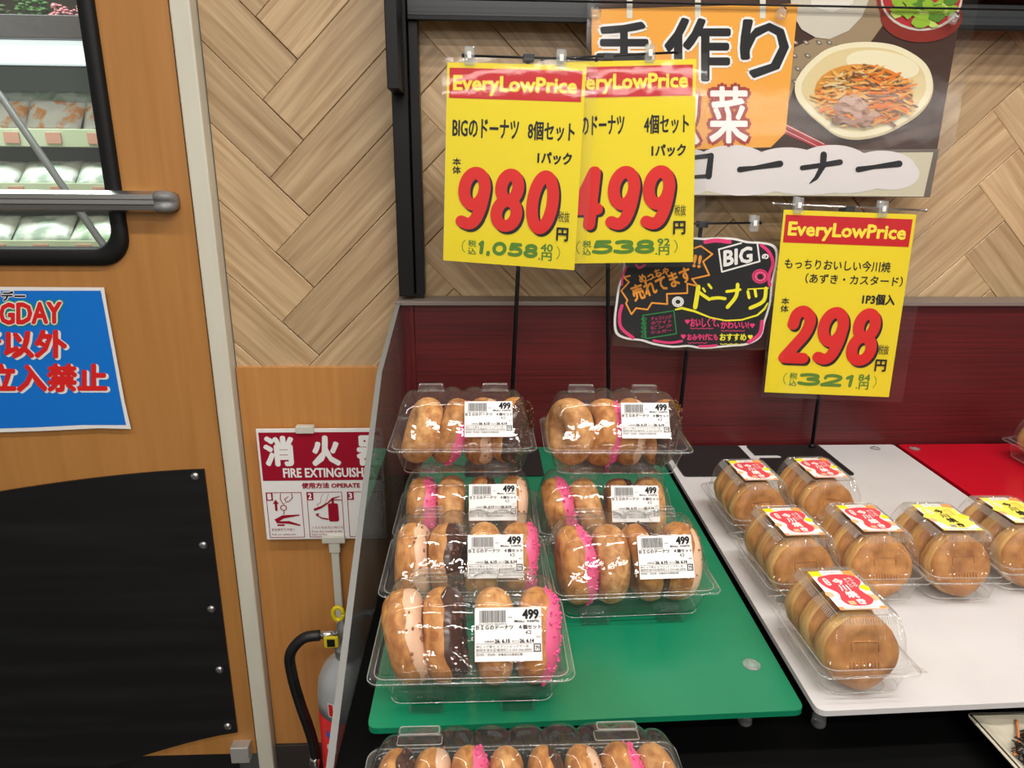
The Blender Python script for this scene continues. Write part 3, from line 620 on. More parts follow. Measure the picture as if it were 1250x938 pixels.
def barpx(x0, y0, x1, y1, Y): a, b = at(x0, y0, Y), at(x1, y1, Y); return (a.x, a.z, b.x, b.z, Y)
Y1, Y2, Y3, Y4 = 1.100, 1.122, 1.145, 1.156
price_card('yellow price card reading 980, nearest above the left doughnut stack', *c4([(546, 76), (716, 80), (701, 330), (541, 318)], Y1),
           [('BIGのドーナツ', (.05, .265, .53, .355), .0018), ('8個セット', (.60, .265, .94, .355), .0018), ('1パック', (.68, .412, .93, .468), .0024)], '980', '1,058', '40', Y1)
price_card('yellow price card reading 499, partly behind the 980 card', *c4([(686, 76), (850, 72), (846, 320), (680, 322)], Y2),
           [('BIGのドーナツ', (.05, .255, .47, .345), .0018), ('4個セット', (.62, .255, .95, .345), .0018), ('1パック', (.68, .40, .93, .456), .0024)], '499', '538', '92', Y2)
price_card('yellow price card reading 298, on the silver bar over the white board', *c4([(957, 256), (1119, 262), (1085, 485), (933, 479)], Y3),
           [('もっちりおいしい今川焼', (.05, .25, .86, .305), .0010), ('（あずき・カスタード）', (.22, .325, .97, .378), .0010), ('1P3個入', (.68, .425, .93, .480), .0022)], '298', '321', '84', Y3, film=.022)
def px2(x, y, Y): p = at(x, y, Y); return (p.x, p.z)
st1 = stand('sign_stand', 'black sign stand whose pole rises behind the left doughnut stack', at(622, 470, 1.115).x, 1.115, barpx(566, 68, 728, 73, Y1 + .003), [at(573, 68, Y1).x, at(685, 72, Y1).x], black_metal, (-.03, .10, 1.05, 1.17), px2(645, 71, 1.115))
st2 = stand('sign_stand', 'black sign stand whose pole rises behind the right doughnut stack', at(747, 475, 1.137).x, 1.137, barpx(662, 72, 826, 64, Y2 + .003), [at(793, 66, Y2).x], black_metal, (.16, .29, 1.06, 1.175), px2(741, 70, 1.137))
st3 = stand('sign_stand', 'black sign stand with silver bar and notched base on the white board', .601, 1.165, barpx(944, 249, 1130, 257, Y3 + .003), [at(974, 250, Y3).x, at(1077, 253, Y3).x], chrome, (.482, .618, 1.042, 1.176), px2(1031, 254, 1.165))
st4 = stand('sign_stand', 'black sign stand holding the chalkboard style sign, base on white board', at(829, 500, 1.170).x, 1.170, barpx(790, 274, 928, 272, Y4 + .003), [at(920, 274, Y4).x, at(800, 274, Y4).x], black_metal, (.330, .468, 1.042, 1.176), px2(856, 273, 1.170), notch=False)
# hand-drawn chalkboard style sign
pb = obj('handwritten_sign', None, label='black chalkboard style sign with neon handwriting between the 499 and 298 cards', cat='sign', loc=(0, 0, 0))
def pq(x, y): return (740 + x / 5.21, 260 + y / 5.21)
outl = [(110, 330), (100, 400), (75, 470), (62, 560), (48, 680), (60, 770), (130, 805), (220, 815), (300, 840), (420, 858), (520, 852), (600, 865), (700, 860), (800, 850), (900, 840), (985, 790), (1010, 700), (1030, 640), (1050, 560), (1060, 440), (1085, 330), (1090, 240), (1060, 200), (990, 185), (900, 180), (820, 160), (720, 155), (620, 160), (540, 155), (430, 165), (300, 160), (200, 190), (130, 230), (105, 280)]
o2 = [(p.x, p.y) for p in smooth_curve([(x, y, 0) for x, y in outl + outl[:1]], 3)][:-1]
A = Art(lambda x, y, l: at(*pq(x, y), Y4) + Vector((0, -.0003 * l, 0)))
bm = bmesh.new(); loft(bm, [[at(*pq(x, y), Y4 + .0012) for x, y in o2], [at(*pq(x, y), Y4) for x, y in o2]], True, True); bmesh.ops.recalc_face_normals(bm, faces=list(bm.faces))
obj('card', fin(bm, 'card', MATS['paper_white']), pb)
A.poly('black_field', 'ink_black', [(575 + (x - 575) * .972, 510 + (y - 510) * .962) for x, y in o2], 1)
hw = 'handwriting'
def S(m, pts, wd, l=2, sm=True):
    if sm and len(pts) > 2: pts = [(p.x, p.y) for p in smooth_curve([(x, y, 0) for x, y in pts], 4)]
    A.stroke(hw, m, pts, wd * 1.3, l, 1, 7)
S('ink_pink', [(100, 590), (85, 650), (95, 730), (170, 795)], 16); S('ink_pink', [(630, 185), (700, 175), (785, 185)], 20); S('ink_pink', [(985, 205), (1035, 250), (1060, 320), (1035, 400), (1040, 460)], 16)
S('ink_pink', [(990, 690), (975, 770), (905, 822)], 18); S('ink_pink', [(300, 812), (400, 826), (480, 815)], 12); S('ink_pink', [(590, 848), (650, 848), (700, 842)], 12); S('ink_pink', [(130, 340), (105, 400), (100, 460)], 10); S('ink_pink', [(190, 330), (210, 350), (245, 330)], 12)
burst = [(600, 210), (675, 262), (615, 310), (655, 395), (545, 420), (580, 465), (515, 450), (515, 510), (385, 515), (388, 580), (290, 572), (262, 615), (190, 605), (160, 645), (125, 575), (135, 555), (95, 495), (145, 440), (110, 410), (150, 400)]
S('ink_hand_orange', burst, 8, 2, False); S('ink_hand_orange', [(560, 225), (600, 210)], 8)
A.text(hw, 'ink_hand_orange', 'めっちゃ', 205, 365, 400, 420, 3, bold=2, rot=-.33); A.text(hw, 'ink_hand_orange', '売れてます', 155, 400, 545, 500, 3, bold=3.5, rot=-.35); A.text(hw, 'ink_hand_orange', '!!', 555, 270, 600, 345, 3, bold=4, rot=.15)
S('ink_hand_orange', [(240, 440), (370, 380)], 4)
for a_, b_ in (((715, 232), (735, 375)), ((735, 375), (975, 308)), ((975, 308), (960, 190)), ((715, 232), (858, 192))): S('ink_white', [a_, b_], 8)
A.text(hw, 'ink_white', 'BIG', 748, 228, 925, 325, 3, bold=4.5, slope=-28); A.text(hw, 'ink_white', 'の', 990, 262, 1030, 292, 3, bold=3)
A.ell(hw, 'ink_pink', 978, 403, 52, 46, 3, 24); A.ell(hw, 'p_lacquer', 978, 403, 44, 38, 3.5, 24); A.ell(hw, 'ink_pink', 978, 403, 40, 34, 4, 24); A.ell(hw, 'ink_black', 978, 405, 20, 18, 5, 16)
for k in range(14): a = k * .45; A.ell(hw, 'ink_white', 978 + 31 * math.cos(a), 403 + 27 * math.sin(a), 2.5, 2.5, 6, 6)
A.ell(hw, 'ink_white', 455, 565, 38, 34, 3, 20); A.ell(hw, 'ink_black', 455, 565, 16, 14, 4, 14)
for k in range(10): a = k * .63; A.ell(hw, 'ink_grey', 455 + 27 * math.cos(a), 565 + 24 * math.sin(a), 4, 3, 5, 6)
Yw = 'ink_hot_yellow'
S(Yw, [(585, 470), (575, 540), (565, 600)], 22); S(Yw, [(590, 505), (625, 530), (655, 550)], 16); S(Yw, [(615, 480), (628, 500)], 10); S(Yw, [(650, 455), (668, 478)], 12)
S(Yw, [(668, 545), (710, 540), (755, 545)], 16); S(Yw, [(765, 500), (850, 488)], 14); S(Yw, [(835, 455), (825, 530), (770, 600)], 18)
S(Yw, [(900, 500), (908, 540)], 14); S(Yw, [(945, 490), (952, 530)], 14); S(Yw, [(1015, 480), (1000, 560), (915, 605)], 18); S(Yw, [(900, 485), (1030, 478)], 6)
A.stroke(hw, Yw, [(440, 615), (480, 605), (560, 625), (660, 665), (760, 685), (860, 680), (960, 650), (1005, 610), (1025, 575)], [10, 16, 14, 10, 9, 10, 12, 14, 10], 3, 1, 8)
for st, b, m_ in (('おいしくて、', (535, 670, 715, 725), 'ink_pink'), ('かわいい!', (728, 690, 905, 735), 'ink_pink'), ('おみやげにも', (515, 770, 708, 810), 'ink_pink'), ('おすすめ', (722, 768, 888, 812), Yw)): A.text(hw, m_, st, *b, 3, bold=1.6)
for x, y, m_ in ((515, 690, 'ink_pink'), (928, 715, 'ink_pink'), (490, 785, 'ink_pink'), (915, 788, Yw)): A.ell(hw, m_, x - 7, y - 4, 9, 9, 3, 10); A.ell(hw, m_, x + 7, y - 4, 9, 9, 3, 10); A.poly(hw, m_, [(x - 15, y), (x + 15, y), (x, y + 18)], 3)
for x0, x1, y, m_ in ((535, 680, 733, 'ink_pink'), (730, 880, 748, 'ink_pink'), (520, 640, 825, 'ink_pink'), (725, 860, 832, Yw)): S(m_, [(x0 + (x1 - x0) * i / 8, y + 4 * (i % 2)) for i in range(9)], 3)
for a_, b_ in (((232, 652), (430, 622)), ((430, 622), (446, 768)), ((446, 768), (252, 800)), ((232, 652), (252, 800))): S('ink_leaf', [a_, b_], 4)
for k in range(5): S('ink_leaf', arc(240, 675 + k * 27, 16, 8, 30, 330, 8), 4, 3, False)
for k, st in enumerate(('チョコリング', 'ホワイト', 'ピンク', 'シュガー')): A.text(hw, 'ink_pink', st, 285, 655 + k * 29, 415, 678 + k * 28, 3, slope=-14)
A.build(pb)
lam = [(60, 170), (1105, 150), (1045, 880), (40, 845)]
bm = bmesh.new(); loft(bm, [[at(*pq(60, 165 + 0), Y4 - .004), at(*pq(45, 500), Y4 - .005), at(*pq(40, 845), Y4 - .004)], [at(*pq(575, 150), Y4 - .006), at(*pq(570, 510), Y4 - .006), at(*pq(545, 880), Y4 - .006)], [at(*pq(1105, 160), Y4 - .004), at(*pq(1090, 500), Y4 - .005), at(*pq(1025, 870), Y4 - .004)]], closed=False)
obj('laminate_film', fin(bm, 'laminate_film', clear_film, True), pb)

#@@PART2
# ================================================================ RING DOUGHNUTS
dough = noisy('dough', (.31, .098, .012), (.60, .275, .07), (110, 75, 75), .55, 1.0, 8, .5, (.36, .66), rnd=(.88, 1.12), dist=.4)
dough_sugar = noisy('sugared_dough', (.37, .13, .022), (.66, .36, .13), (120, 90, 90), .6, 1.0, 8, .55, (.34, .66), rnd=(.9, 1.12), dist=.3)
pink_ice = mat('pink_icing', (.74, .10, .24), .35); pink_bits = mat('pink_sugar_bits', (.78, .07, .26), .4)
choc_ice = mat('chocolate_icing', (.050, .014, .008), .22); nut_bits = mat('chocolate_nut_bits', (.13, .045, .022), .4)
cara_ice = mat('caramel_icing', (.74, .47, .31), .35); crumb_bits = mat('caramel_crumbs', (.30, .12, .045), .5)
def torus_pt(a, b, grow=0, sq=0):
    """a around the ring, b around the tube; ring axis along X"""
    R, rt, hx = .0272, .0172 + grow, .0176 + grow
    ca = math.cos(b); r = R + rt * math.copysign(abs(ca) ** .9, ca); x = hx * math.sin(b)
    wob = 1 + .018 * math.sin(3 * a + 1) + .012 * math.sin(5 * a)
    return Vector((x * (1 + .06 * math.sin(2 * a + .5)), r * wob * math.sin(a), r * wob * math.cos(a)))
def torus_mesh(name, m, b0, b1, grow, na=36, nb=16, wavy=0):
    bm = bmesh.new(); full = b1 - b0 >= 2 * PI - 1e-4; rings = []
    for i in range(na):
        a = 2 * PI * i / na; row = []
        for j in range(nb if full else nb + 1):
            t = j / nb; B = b0 + (b1 - b0) * t
            g = grow
            if not full:
                ed = min(t, 1 - t); g = grow * min(1, ed * 6); wv = wavy * (math.sin(5 * a) * .6 + math.sin(9 * a + 2) * .4) * (1 if t < .5 else -1) * (1 - min(1, ed * 3)); B += wv
            row.append(torus_pt(a, B, g))
        rings.append(row)
    rings.append(rings[0]); V = [[bm.verts.new(p) for p in r] for r in rings[:-1]]
    for i in range(na):
        A_, B_ = V[i], V[(i + 1) % na]; n = len(A_)
        for j in range(n if full else n - 1): bm.faces.new((A_[j], B_[j], B_[(j + 1) % n], A_[(j + 1) % n]))
    bmesh.ops.recalc_face_normals(bm, faces=list(bm.faces))
    return fin(bm, name, m, True)
def bits_mesh(name, m, n, sz, seed, lo=.15 * PI, hi=.85 * PI, grow=.002):
    rnd = random.Random(seed); bm = bmesh.new()
    for k in range(n):
        a, b = rnd.uniform(0, 2 * PI), rnd.uniform(lo, hi); p = torus_pt(a, b, grow)
        s = sz * rnd.uniform(.6, 1.4); M = Matrix.Translation(p) @ Euler((rnd.uniform(0, 6), rnd.uniform(0, 6), 0)).to_matrix().to_4x4() @ Matrix.Diagonal((s * rnd.uniform(.8, 1.7), s, s, 1))
        bmesh.ops.create_icosphere(bm, subdivisions=1, radius=1, matrix=M)
    return fin(bm, name, m, True)
D_plain = torus_mesh('dough', dough_sugar, 0, 2 * PI, 0, 40, 18); D_base = torus_mesh('dough', dough, 0, 2 * PI, 0, 40, 18)
IC = {'pink': (torus_mesh('icing', pink_ice, .10 * PI, .90 * PI, .0018, 40, 14, .14), bits_mesh('sprinkles', pink_bits, 280, .0014, 3, .13 * PI, .87 * PI)),
      'choc': (torus_mesh('icing', choc_ice, .08 * PI, .92 * PI, .0018, 40, 14, .14), bits_mesh('nut_crumbs', nut_bits, 120, .0013, 5, .12 * PI, .88 * PI)),
      'cara': (torus_mesh('icing', cara_ice, .12 * PI, .88 * PI, .0016, 40, 14, .14), bits_mesh('biscuit_crumbs', crumb_bits, 60, .0013, 8, .1 * PI, .9 * PI))}
KD = {'plain': 'sugar-dusted plain ring doughnut', 'pink': 'pink-iced ring doughnut with sprinkles', 'choc': 'chocolate-iced ring doughnut with nut crumbs', 'cara': 'caramel-iced ring doughnut with crumbs'}
BN = {'pink': 'sprinkles', 'choc': 'nut_crumbs', 'cara': 'biscuit_crumbs'}
ORD = ['first', 'second', 'third', 'fourth', 'fifth', 'sixth', 'seventh', 'eighth']
def doughnut(kind, M, label, group):
    if kind == 'plain':
        o = obj('ring_doughnut', D_plain, label=label, cat='doughnut', group=group)
    else:
        o = obj('ring_doughnut', None, label=label, cat='doughnut', group=group)
        obj('dough', D_base, o); i_ = obj('icing', IC[kind][0], o); obj(BN[kind], IC[kind][1], i_)
    o.matrix_world = M
    return o

# ---------------------------------------------------------------- clear doughnut packs
def lid_mesh(w, n_ridge, pr, name='lid', nx=72):
    P = [(p.x, p.y) for p in smooth_curve([(a, b, 0) for a, b in pr], 5)]; yc = (pr[0][0] + pr[-1][0]) / 2; z0 = pr[0][1]
    bm = bmesh.new(); rows = []; m = len(P)
    for i in range(nx + 1):
        x = -w + 2 * w * (.5 - .5 * math.cos(PI * i / nx)) if False else -w + 2 * w * i / nx
        q = min(1, abs(x / w)); s = max(0, 1 - q ** 7) ** (1 / 2.4)
        rid = abs(math.sin(PI * (x / w + 1) / 2 * n_ridge))
        row = []
        for j, (y, z) in enumerate(P):
            a, b = P[max(j - 1, 0)], P[min(j + 1, m - 1)]; ty, tz = b[0] - a[0], b[1] - a[1]; L_ = math.hypot(ty, tz); ny, nz = -tz / L_, ty / L_
            t = j / (m - 1); amp = .0062 * rid ** .7 * math.sin(PI * t) * (1.0 if t > .45 else .35) * min(1, s * 1.2)
            row.append((x, yc + (y - yc) * (.80 + .20 * s) + ny * amp, z0 + (z - z0) * s + nz * amp))
        rows.append(row)
    loft(bm, rows, closed=False); bmesh.ops.recalc_face_normals(bm, faces=list(bm.faces))
    return fin(bm, name, clear_pack, True)
def R3(pts, z): return [(x, y, z) for x, y in pts]
def tub_mesh(w, y0, y1, zf, name='tub', pull=True):
    cy, hy = (y0 + y1) / 2, (y1 - y0) / 2; bm = bmesh.new()
    rg = [(w + .006, hy, .012, zf - .003), (w + .006, hy, .012, zf), (w + .004, hy - .002, .011, zf + .0012), (w, hy - .005, .010, zf), (w - .002, hy - .008, .012, zf - .002), (w - .004, hy - .010, .016, zf - .012), (w - .008, hy - .014, .02, .012), (w - .014, hy - .022, .02, .005)]
    loft(bm, [R3(rrect(0, cy, a, b, r, 7), z) for a, b, r, z in rg], False, True)
    for a_, b_, z_ in ((w + .006, hy, zf), (w + .0005, hy - .0052, zf + .001), (w - .012, hy - .018, .0065)):
        q = [Vector((x, y, z_)) for x, y in rrect(0, cy, a_, b_, .011, 7)]; tube(bm, q + q[:1], .0005, 5, 1, False)
    # joining rim: second sheet of the flange, and the lifting corner
    loft(bm, [R3(rrect(0, cy, w + .005, hy - .001, .012, 7), zf + .004), R3(rrect(0, cy, w - .001, hy - .006, .010, 7), zf + .0045)])
    bm.normal_update(); return fin(bm, name, [clear_tub, clear_edge], True)
def tab_mesh():
    bm = bmesh.new(); rg = [(.0175, .006, .002, 0), (.0172, .0058, .002, .007), (.0155, .0045, .002, .0085)]
    loft(bm, [R3(rrect(0, 0, a, b, r, 3), z) for a, b, r, z in rg], False, True)
    for a, b, z in ((.0157, .0047, .0085), (.0176, .0061, .0)): q = [Vector((x, y, z)) for x, y in rrect(0, 0, a, b, .002, 3)]; tube(bm, q + q[:1], .0004, 5, 1, False)
    return fin(bm, 'lid_tab', [clear_pack, clear_edge], False)
def foot_mesh():
    bm = bmesh.new(); rg = [(.017, .012, .003, .010), (.016, .011, .003, .001), (.014, .009, .003, 0)]
    loft(bm, [R3(rrect(0, 0, a, b, r, 3), z) for a, b, r, z in rg], False, True); return fin(bm, 'tub_foot', clear_tub, True)
PR = [(.007, .045), (.012, .054), (.034, .089), (.048, .0965), (.078, .0965), (.100, .085), (.117, .060), (.122, .045)]
LID4 = lid_mesh(.086, 6, PR); TUB4 = tub_mesh(.087, 0, .128, .042); TAB = tab_mesh(); FOOT = foot_mesh()
LID8 = lid_mesh(.128, 9, PR, nx=108); TUB8 = tub_mesh(.129, 0, .128, .042)
# price label artwork (shared)
def price_label_parts():
    lw, lh = .060, .0455
    bm = bmesh.new(); box(bm, -lw / 2, lw / 2, 0, .0003, -lh / 2, lh / 2); sheet = fin(bm, 'price_label', MATS['paper_white'])
    A = Art(lambda u, v, l: Vector(((u - .5) * lw, -.00012 * l, (.5 - v) * lh)), .02); le = 'label_print'; K = 'ink_black'
    rnd = random.Random(2); x = .07
    while x < .46:
        ww = rnd.choice([.004, .006, .010]); A.rect(le, K, x, .05, x + ww, .28); x += ww + rnd.choice([.005, .007])
    A.text(le, K, '0217503 004993', .06, .295, .47, .325, 1); A.text(le, K, '本体', .495, .17, .56, .205, 1)
    A.text(le, K, '499', .72, .045, .955, .215, 1, bold=.012, ax=.75); A.text(le, K, '円', .96, .17, .99, .215)
    A.text(le, K, '税込(  538円)', .59, .24, .965, .29, 1, bold=.002)
    A.text(le, K, 'ＢＩＧのドーナツ', .02, .33, .575, .41, 1, bold=.0025); A.text(le, K, '４個セット', .66, .33, .995, .41, 1, bold=.0025)
    A.text(le, K, '4コ', .76, .44, .84, .505, 1, bold=.002); A.text(le, K, '保存', .915, .54, .985, .575)
    A.text(le, K, '消費期限', .14, .615, .29, .655); A.text(le, K, '26. 6.15', .30, .595, .52, .66, 1, bold=.004); A.text(le, K, '加工日', .55, .615, .66, .655); A.text(le, K, '26. 6.14', .67, .595, .88, .66, 1, bold=.004)
    A.rect(le, K, .01, .675, .99, .681); A.rect(le, K, .01, .828, .99, .834)
    A.text(le, K, '㈱ビッグ富士 エブリィビッグデー店', .02, .70, .80, .752); A.text(le, K, '静岡市清水区庵原町1-2 054-366-0000', .02, .765, .84, .815)
    A.text(le, K, '原材料・添加物・栄養成分は裏面記載', .02, .85, .71, .90)
    for a, b, c_, d in ((.875, .69, .985, .705), (.875, .815, .985, .83), (.875, .69, .89, .83), (.97, .69, .985, .83)): A.rect(le, K, a, b, c_, d)
    A.text(le, K, 'プラ', .90, .725, .96, .795, 1, bold=.003)
    o = A.build(None)[0]; me = o.data; bpy.data.objects.remove(o); return sheet, me
LAB, LABP = price_label_parts()
def pack4(x, y, z, rot, kinds, label, where, group, lean=None):
    p = obj('doughnut_pack', None, label=label, cat='food pack', group=None, loc=(x, y, z), rot=(0, 0, rot))
    obj('lid', LID4, p); t = obj('tub', TUB4, p)
    for sx in (-.042, .042):
        obj('lid_tab', TAB, p, loc=(sx, .080, .0965), rot=(-.15, 0, 0)); obj('tub_foot', FOOT, p, loc=(sx, .022, 0))
    lb = obj('price_label', LAB, p, loc=(.033, .0225 - .0030, .0705 + .0070), rot=(-math.atan2(.022, .035), 0, 0)); obj('label_print', LABP, lb, loc=(0, -.0001, 0))
    M = Matrix.Translation((x, y, z)) @ Matrix.Rotation(rot, 4, 'Z')
    lean = lean or {}
    for i, k in enumerate(kinds):
        ly, lz, dx = lean.get(i, (0, 0, 0)); rr = random.Random(hash_(label) + i)
        X = -.0595 + .0395 * i + dx
        D = M @ Matrix.Translation((X, .060, .0475)) @ Matrix.Rotation(lz + rr.uniform(-.08, .08), 4, 'Z') @ Matrix.Rotation(ly + rr.uniform(-.04, .04), 4, 'Y') @ Matrix.Rotation(rr.uniform(0, 6), 4, 'X')
        doughnut(k, D, '%s, %s from left inside the %s' % (KD[k], ORD[i], where), 'doughnuts in the clear packs')
    return p
def hash_(s): return sum(ord(c) * (i + 1) for i, c in enumerate(s))
pack4(-.011, .515, BZ, .0, ['cara', 'choc', 'plain', 'pink'], 'front clear pack of four doughnuts in the left column on the green board', 'front left pack', 'g', {0: (-.22, .05, -.002), 1: (-.15, 0, -.006), 2: (.0, .05, .001), 3: (.10, 0, .002)})
pack4(-.020, .649, BZ, .0, ['cara', 'choc', 'plain', 'pink'], 'clear doughnut pack second from front in the left column', 'second left pack', 'g', {0: (-.08, 0, 0), 1: (-.12, 0, 0), 2: (.05, 0, 0), 3: (.12, 0, 0)})
pack4(-.021, .780, BZ, .0, ['pink', 'plain', 'choc', 'cara'], 'clear doughnut pack under the topmost pack of the left column', 'lower rear left pack', 'g', {})
pack4(-.026, .802, BZ + .1035, .0, ['plain', 'pink', 'cara', 'choc'], 'topmost clear doughnut pack of the left stack, against the mahogany panel', 'top left pack', 'g', {0: (.38, .15, .006), 1: (.40, .1, .004), 2: (.1, -.15, .004), 3: (.10, -.45, .004)})
pack4(.165, .642, BZ, .035, ['pink', 'plain', 'choc', 'cara'], 'front clear pack of four doughnuts in the right column on the green board', 'front right pack', 'g', {0: (-.08, 0, 0), 1: (.0, .1, 0), 2: (-.12, .1, 0), 3: (.1, 0, 0)})
pack4(.158, .772, BZ, -.02, ['pink', 'plain', 'choc', 'plain'], 'clear doughnut pack under the topmost pack of the right column', 'lower rear right pack', 'g', {0: (-.2, .0, 0), 1: (-.25, 0, 0)})
pack4(.169, .794, BZ + .1035, -.03, ['plain', 'pink', 'cara', 'choc'], 'topmost clear doughnut pack of the right stack beside the white board', 'top right pack', 'g', {0: (.1, .55, .002), 1: (.18, .1, .004), 2: (.08, 0, 0), 3: (.08, -.45, .005)})
# eight-pack on the black deck
p = obj('doughnut_pack', None, label='long clear pack of eight doughnuts on the black deck below the green board', cat='food pack', loc=(.034, .372, DZ), rot=(0, 0, -.0))
obj('lid', LID8, p); obj('tub', TUB8, p)
for sx in (-.085, .072): obj('lid_tab', TAB, p, loc=(sx, .080, .0965), rot=(-.15, 0, 0)); obj('tub_foot', FOOT, p, loc=(sx, .022, 0))
rr = random.Random(9)
for i, k in enumerate(['choc', 'cara', 'pink', 'plain', 'choc', 'cara', 'pink', 'plain']):
    D = Matrix.Translation((.034 - .104 + .0297 * i, .432, DZ + .047)) @ Matrix.Rotation(rr.uniform(-.05, .05), 4, 'Z') @ Matrix.Rotation(rr.uniform(-.05, .05), 4, 'Y') @ Matrix.Rotation(rr.uniform(0, 6), 4, 'X') @ Matrix.Diagonal((.78, 1, 1, 1))
    doughnut(k, D, '%s, %s from left inside the long eight-piece pack' % (KD[k], ORD[i]), 'doughnuts in the clear packs')

# ================================================================ IMAGAWAYAKI PACKS
cake_face = noisy('griddled_face', (.30, .105, .018), (.52, .23, .058), (60, 60, 60), .5, 1.0, 8, .35, (.34, .66), rnd=(.9, 1.12))
cake_side = noisy('pale_batter_side', (.40, .165, .035), (.70, .42, .15), (30, 120, 30), .55, 1.0, 5, .2, (.3, .65), rnd=(.9, 1.1))
def cake_mesh():
    R = .0365; n = 40; bm = bmesh.new()
    prof = [(0.0, -.0150), (.012, -.0152), (.020, -.0150), (.0215, -.0158), (.026, -.0155), (.0325, -.0135), (.0355, -.0095), (.0362, -.004), (.0372, -.0008), (.0372, .0008), (.0362, .004), (.0355, .0095), (.0325, .0135), (.026, .0155), (.0, .0155)]
    rings = []
    for r, y in prof:
        row = []
        for k in range(n):
            a = 2 * PI * k / n; sq = 1 + .025 * math.cos(4 * a); wv = 1 + .01 * math.sin(11 * a) * (r > .035)
            row.append((max(r, .0005) * sq * wv * math.cos(a), y + .0006 * math.sin(5 * a) * (r > .03), max(r, .0005) * sq * wv * math.sin(a)))
        rings.append(row)
    R_ = loft(bm, rings, True, True)
    for f in bm.faces:
        c_ = f.calc_center_median(); rr_ = math.hypot(c_.x, c_.z); sq = 1 + .025 * math.cos(4 * math.atan2(c_.z, c_.x)); f.material_index = 0 if rr_ / sq < .0346 else 1
    # embossed mark: frame line and a row of short bars
    def bar(x0, x1, z0, z1):
        ng = len(bm.faces); box(bm, x0, x1, -.0163, -.0148, z0, z1, .0004)
    for k in range(9): bar(-.014 + k * .0034, -.0122 + k * .0034, -.014, -.007)
    bar(-.012, .012, .012, .0128); bar(-.0135, -.0125, .003, .0122); bar(.0125, .0135, .003, .0122)
    bmesh.ops.recalc_face_normals(bm, faces=list(bm.faces)); return fin(bm, 'filled_pancake', [cake_face, cake_side], True)
CAKE = cake_mesh()
def ilid_mesh():
    bm = bmesh.new(); rings = []; N = 30
    def ringp(hx, hy, r, z, amp=0, cy=.066):
        pts = rrect(0, cy, hx, hy, r, 12); out = []; n = len(pts)
        # resample with even density
        P = pts + pts[:1]; Ls = [0]
        for a, b in zip(P, P[1:]): Ls.append(Ls[-1] + math.hypot(b[0] - a[0], b[1] - a[1]))
        M_ = 272; k = 0
        for i in range(M_):
            s = Ls[-1] * i / M_
            while Ls[k + 1] < s: k += 1
            t = (s - Ls[k]) / max(1e-9, Ls[k + 1] - Ls[k]); x = P[k][0] * (1 - t) + P[k + 1][0] * t; y = P[k][1] * (1 - t) + P[k + 1][1] * t
            nx, ny = x, (y - cy); L_ = math.hypot(nx, ny) or 1
            am = amp * math.cos(2 * PI * i / M_ * 68)
            out.append((x + nx / L_ * am, y + ny / L_ * am, z + abs(am) * .3))
        return out
    for hx, hy, r, z, a in ((.043, .060, .014, .034, 0), (.0415, .0585, .014, .040, 0), (.0405, .057, .014, .042, .0005), (.038, .053, .012, .062, .0007), (.0335, .047, .010, .076, .0010), (.0300, .043, .008, .0815, .0016), (.0275, .040, .007, .0822, .0016), (.0260, .0385, .006, .080, 0), (.0235, .036, .006, .0797, 0)):
        rings.append(ringp(hx, hy, r, z, a))
    loft(bm, rings, False, True); bmesh.ops.recalc_face_normals(bm, faces=list(bm.faces))
    for f in bm.faces: f.smooth = False
    def rib(p, q): tube(bm, [p, q], .00045, 5, 1)
    for k in range(30):          # pressed ribs along the shoulder of the lid
        y = .030 + .0025 * k
        for sx in (-1, 1): rib((sx * .0335, y, .0765), (sx * .0295, y, .0822)); rib((sx * .0275, y, .0826), (sx * .0262, y, .0806))
    for k in range(21):
        x = -.025 + .0025 * k
        for a_, b_, c_, d_ in ((.0185, .0765, .0225, .0820), (.0255, .0826, .0270, .0806)): rib((x, a_, b_), (x, c_, d_)); rib((x, .132 - a_, b_), (x, .132 - c_, d_))
    return fin(bm, 'lid', [clear_pack, clear_edge], False)
def itub_mesh():
    bm = bmesh.new(); cy = .066
    loft(bm, [R3(rrect(0, cy, a, b, r, 7), z) for a, b, r, z in ((.049, .066, .010, .031), (.049, .066, .010, .034), (.0475, .0645, .010, .0350), (.044, .061, .012, .0335), (.042, .059, .013, .028), (.0385, .055, .014, .008), (.034, .050, .014, .002), (.030, .045, .012, .0035))], False, True)
    loft(bm, [R3(rrect(0, cy, a, b, r, 7), z) for a, b, r, z in ((.048, .065, .010, .0375), (.0435, .0605, .012, .0378))])
    for a_, b_, r_, z_ in ((.049, .066, .010, .034), (.0435, .0605, .012, .0382), (.0385, .055, .014, .008), (.031, .046, .012, .0025)):
        q = [Vector((x, y, z_)) for x, y in rrect(0, cy, a_, b_, r_, 7)]; tube(bm, q + q[:1], .0005, 5, 1, False)
    # pull tab at the front right corner with ribs
    for k in range(5): box(bm, .044 + .0018 * k, .0448 + .0018 * k, .003, .013 - k * .0012, .0345, .0353)
    return fin(bm, 'tub', [clear_tub, clear_edge], True)
ILID, ITUB = ilid_mesh(), itub_mesh()
for n_, c_ in dict(s_red=(.66, .06, .08), s_yel=(.85, .68, .02), s_or=(.85, .30, .08), s_peach=(.85, .45, .25), s_pale=(.88, .80, .62), s_custard=(.88, .74, .12)).items(): ink(n_, c_)
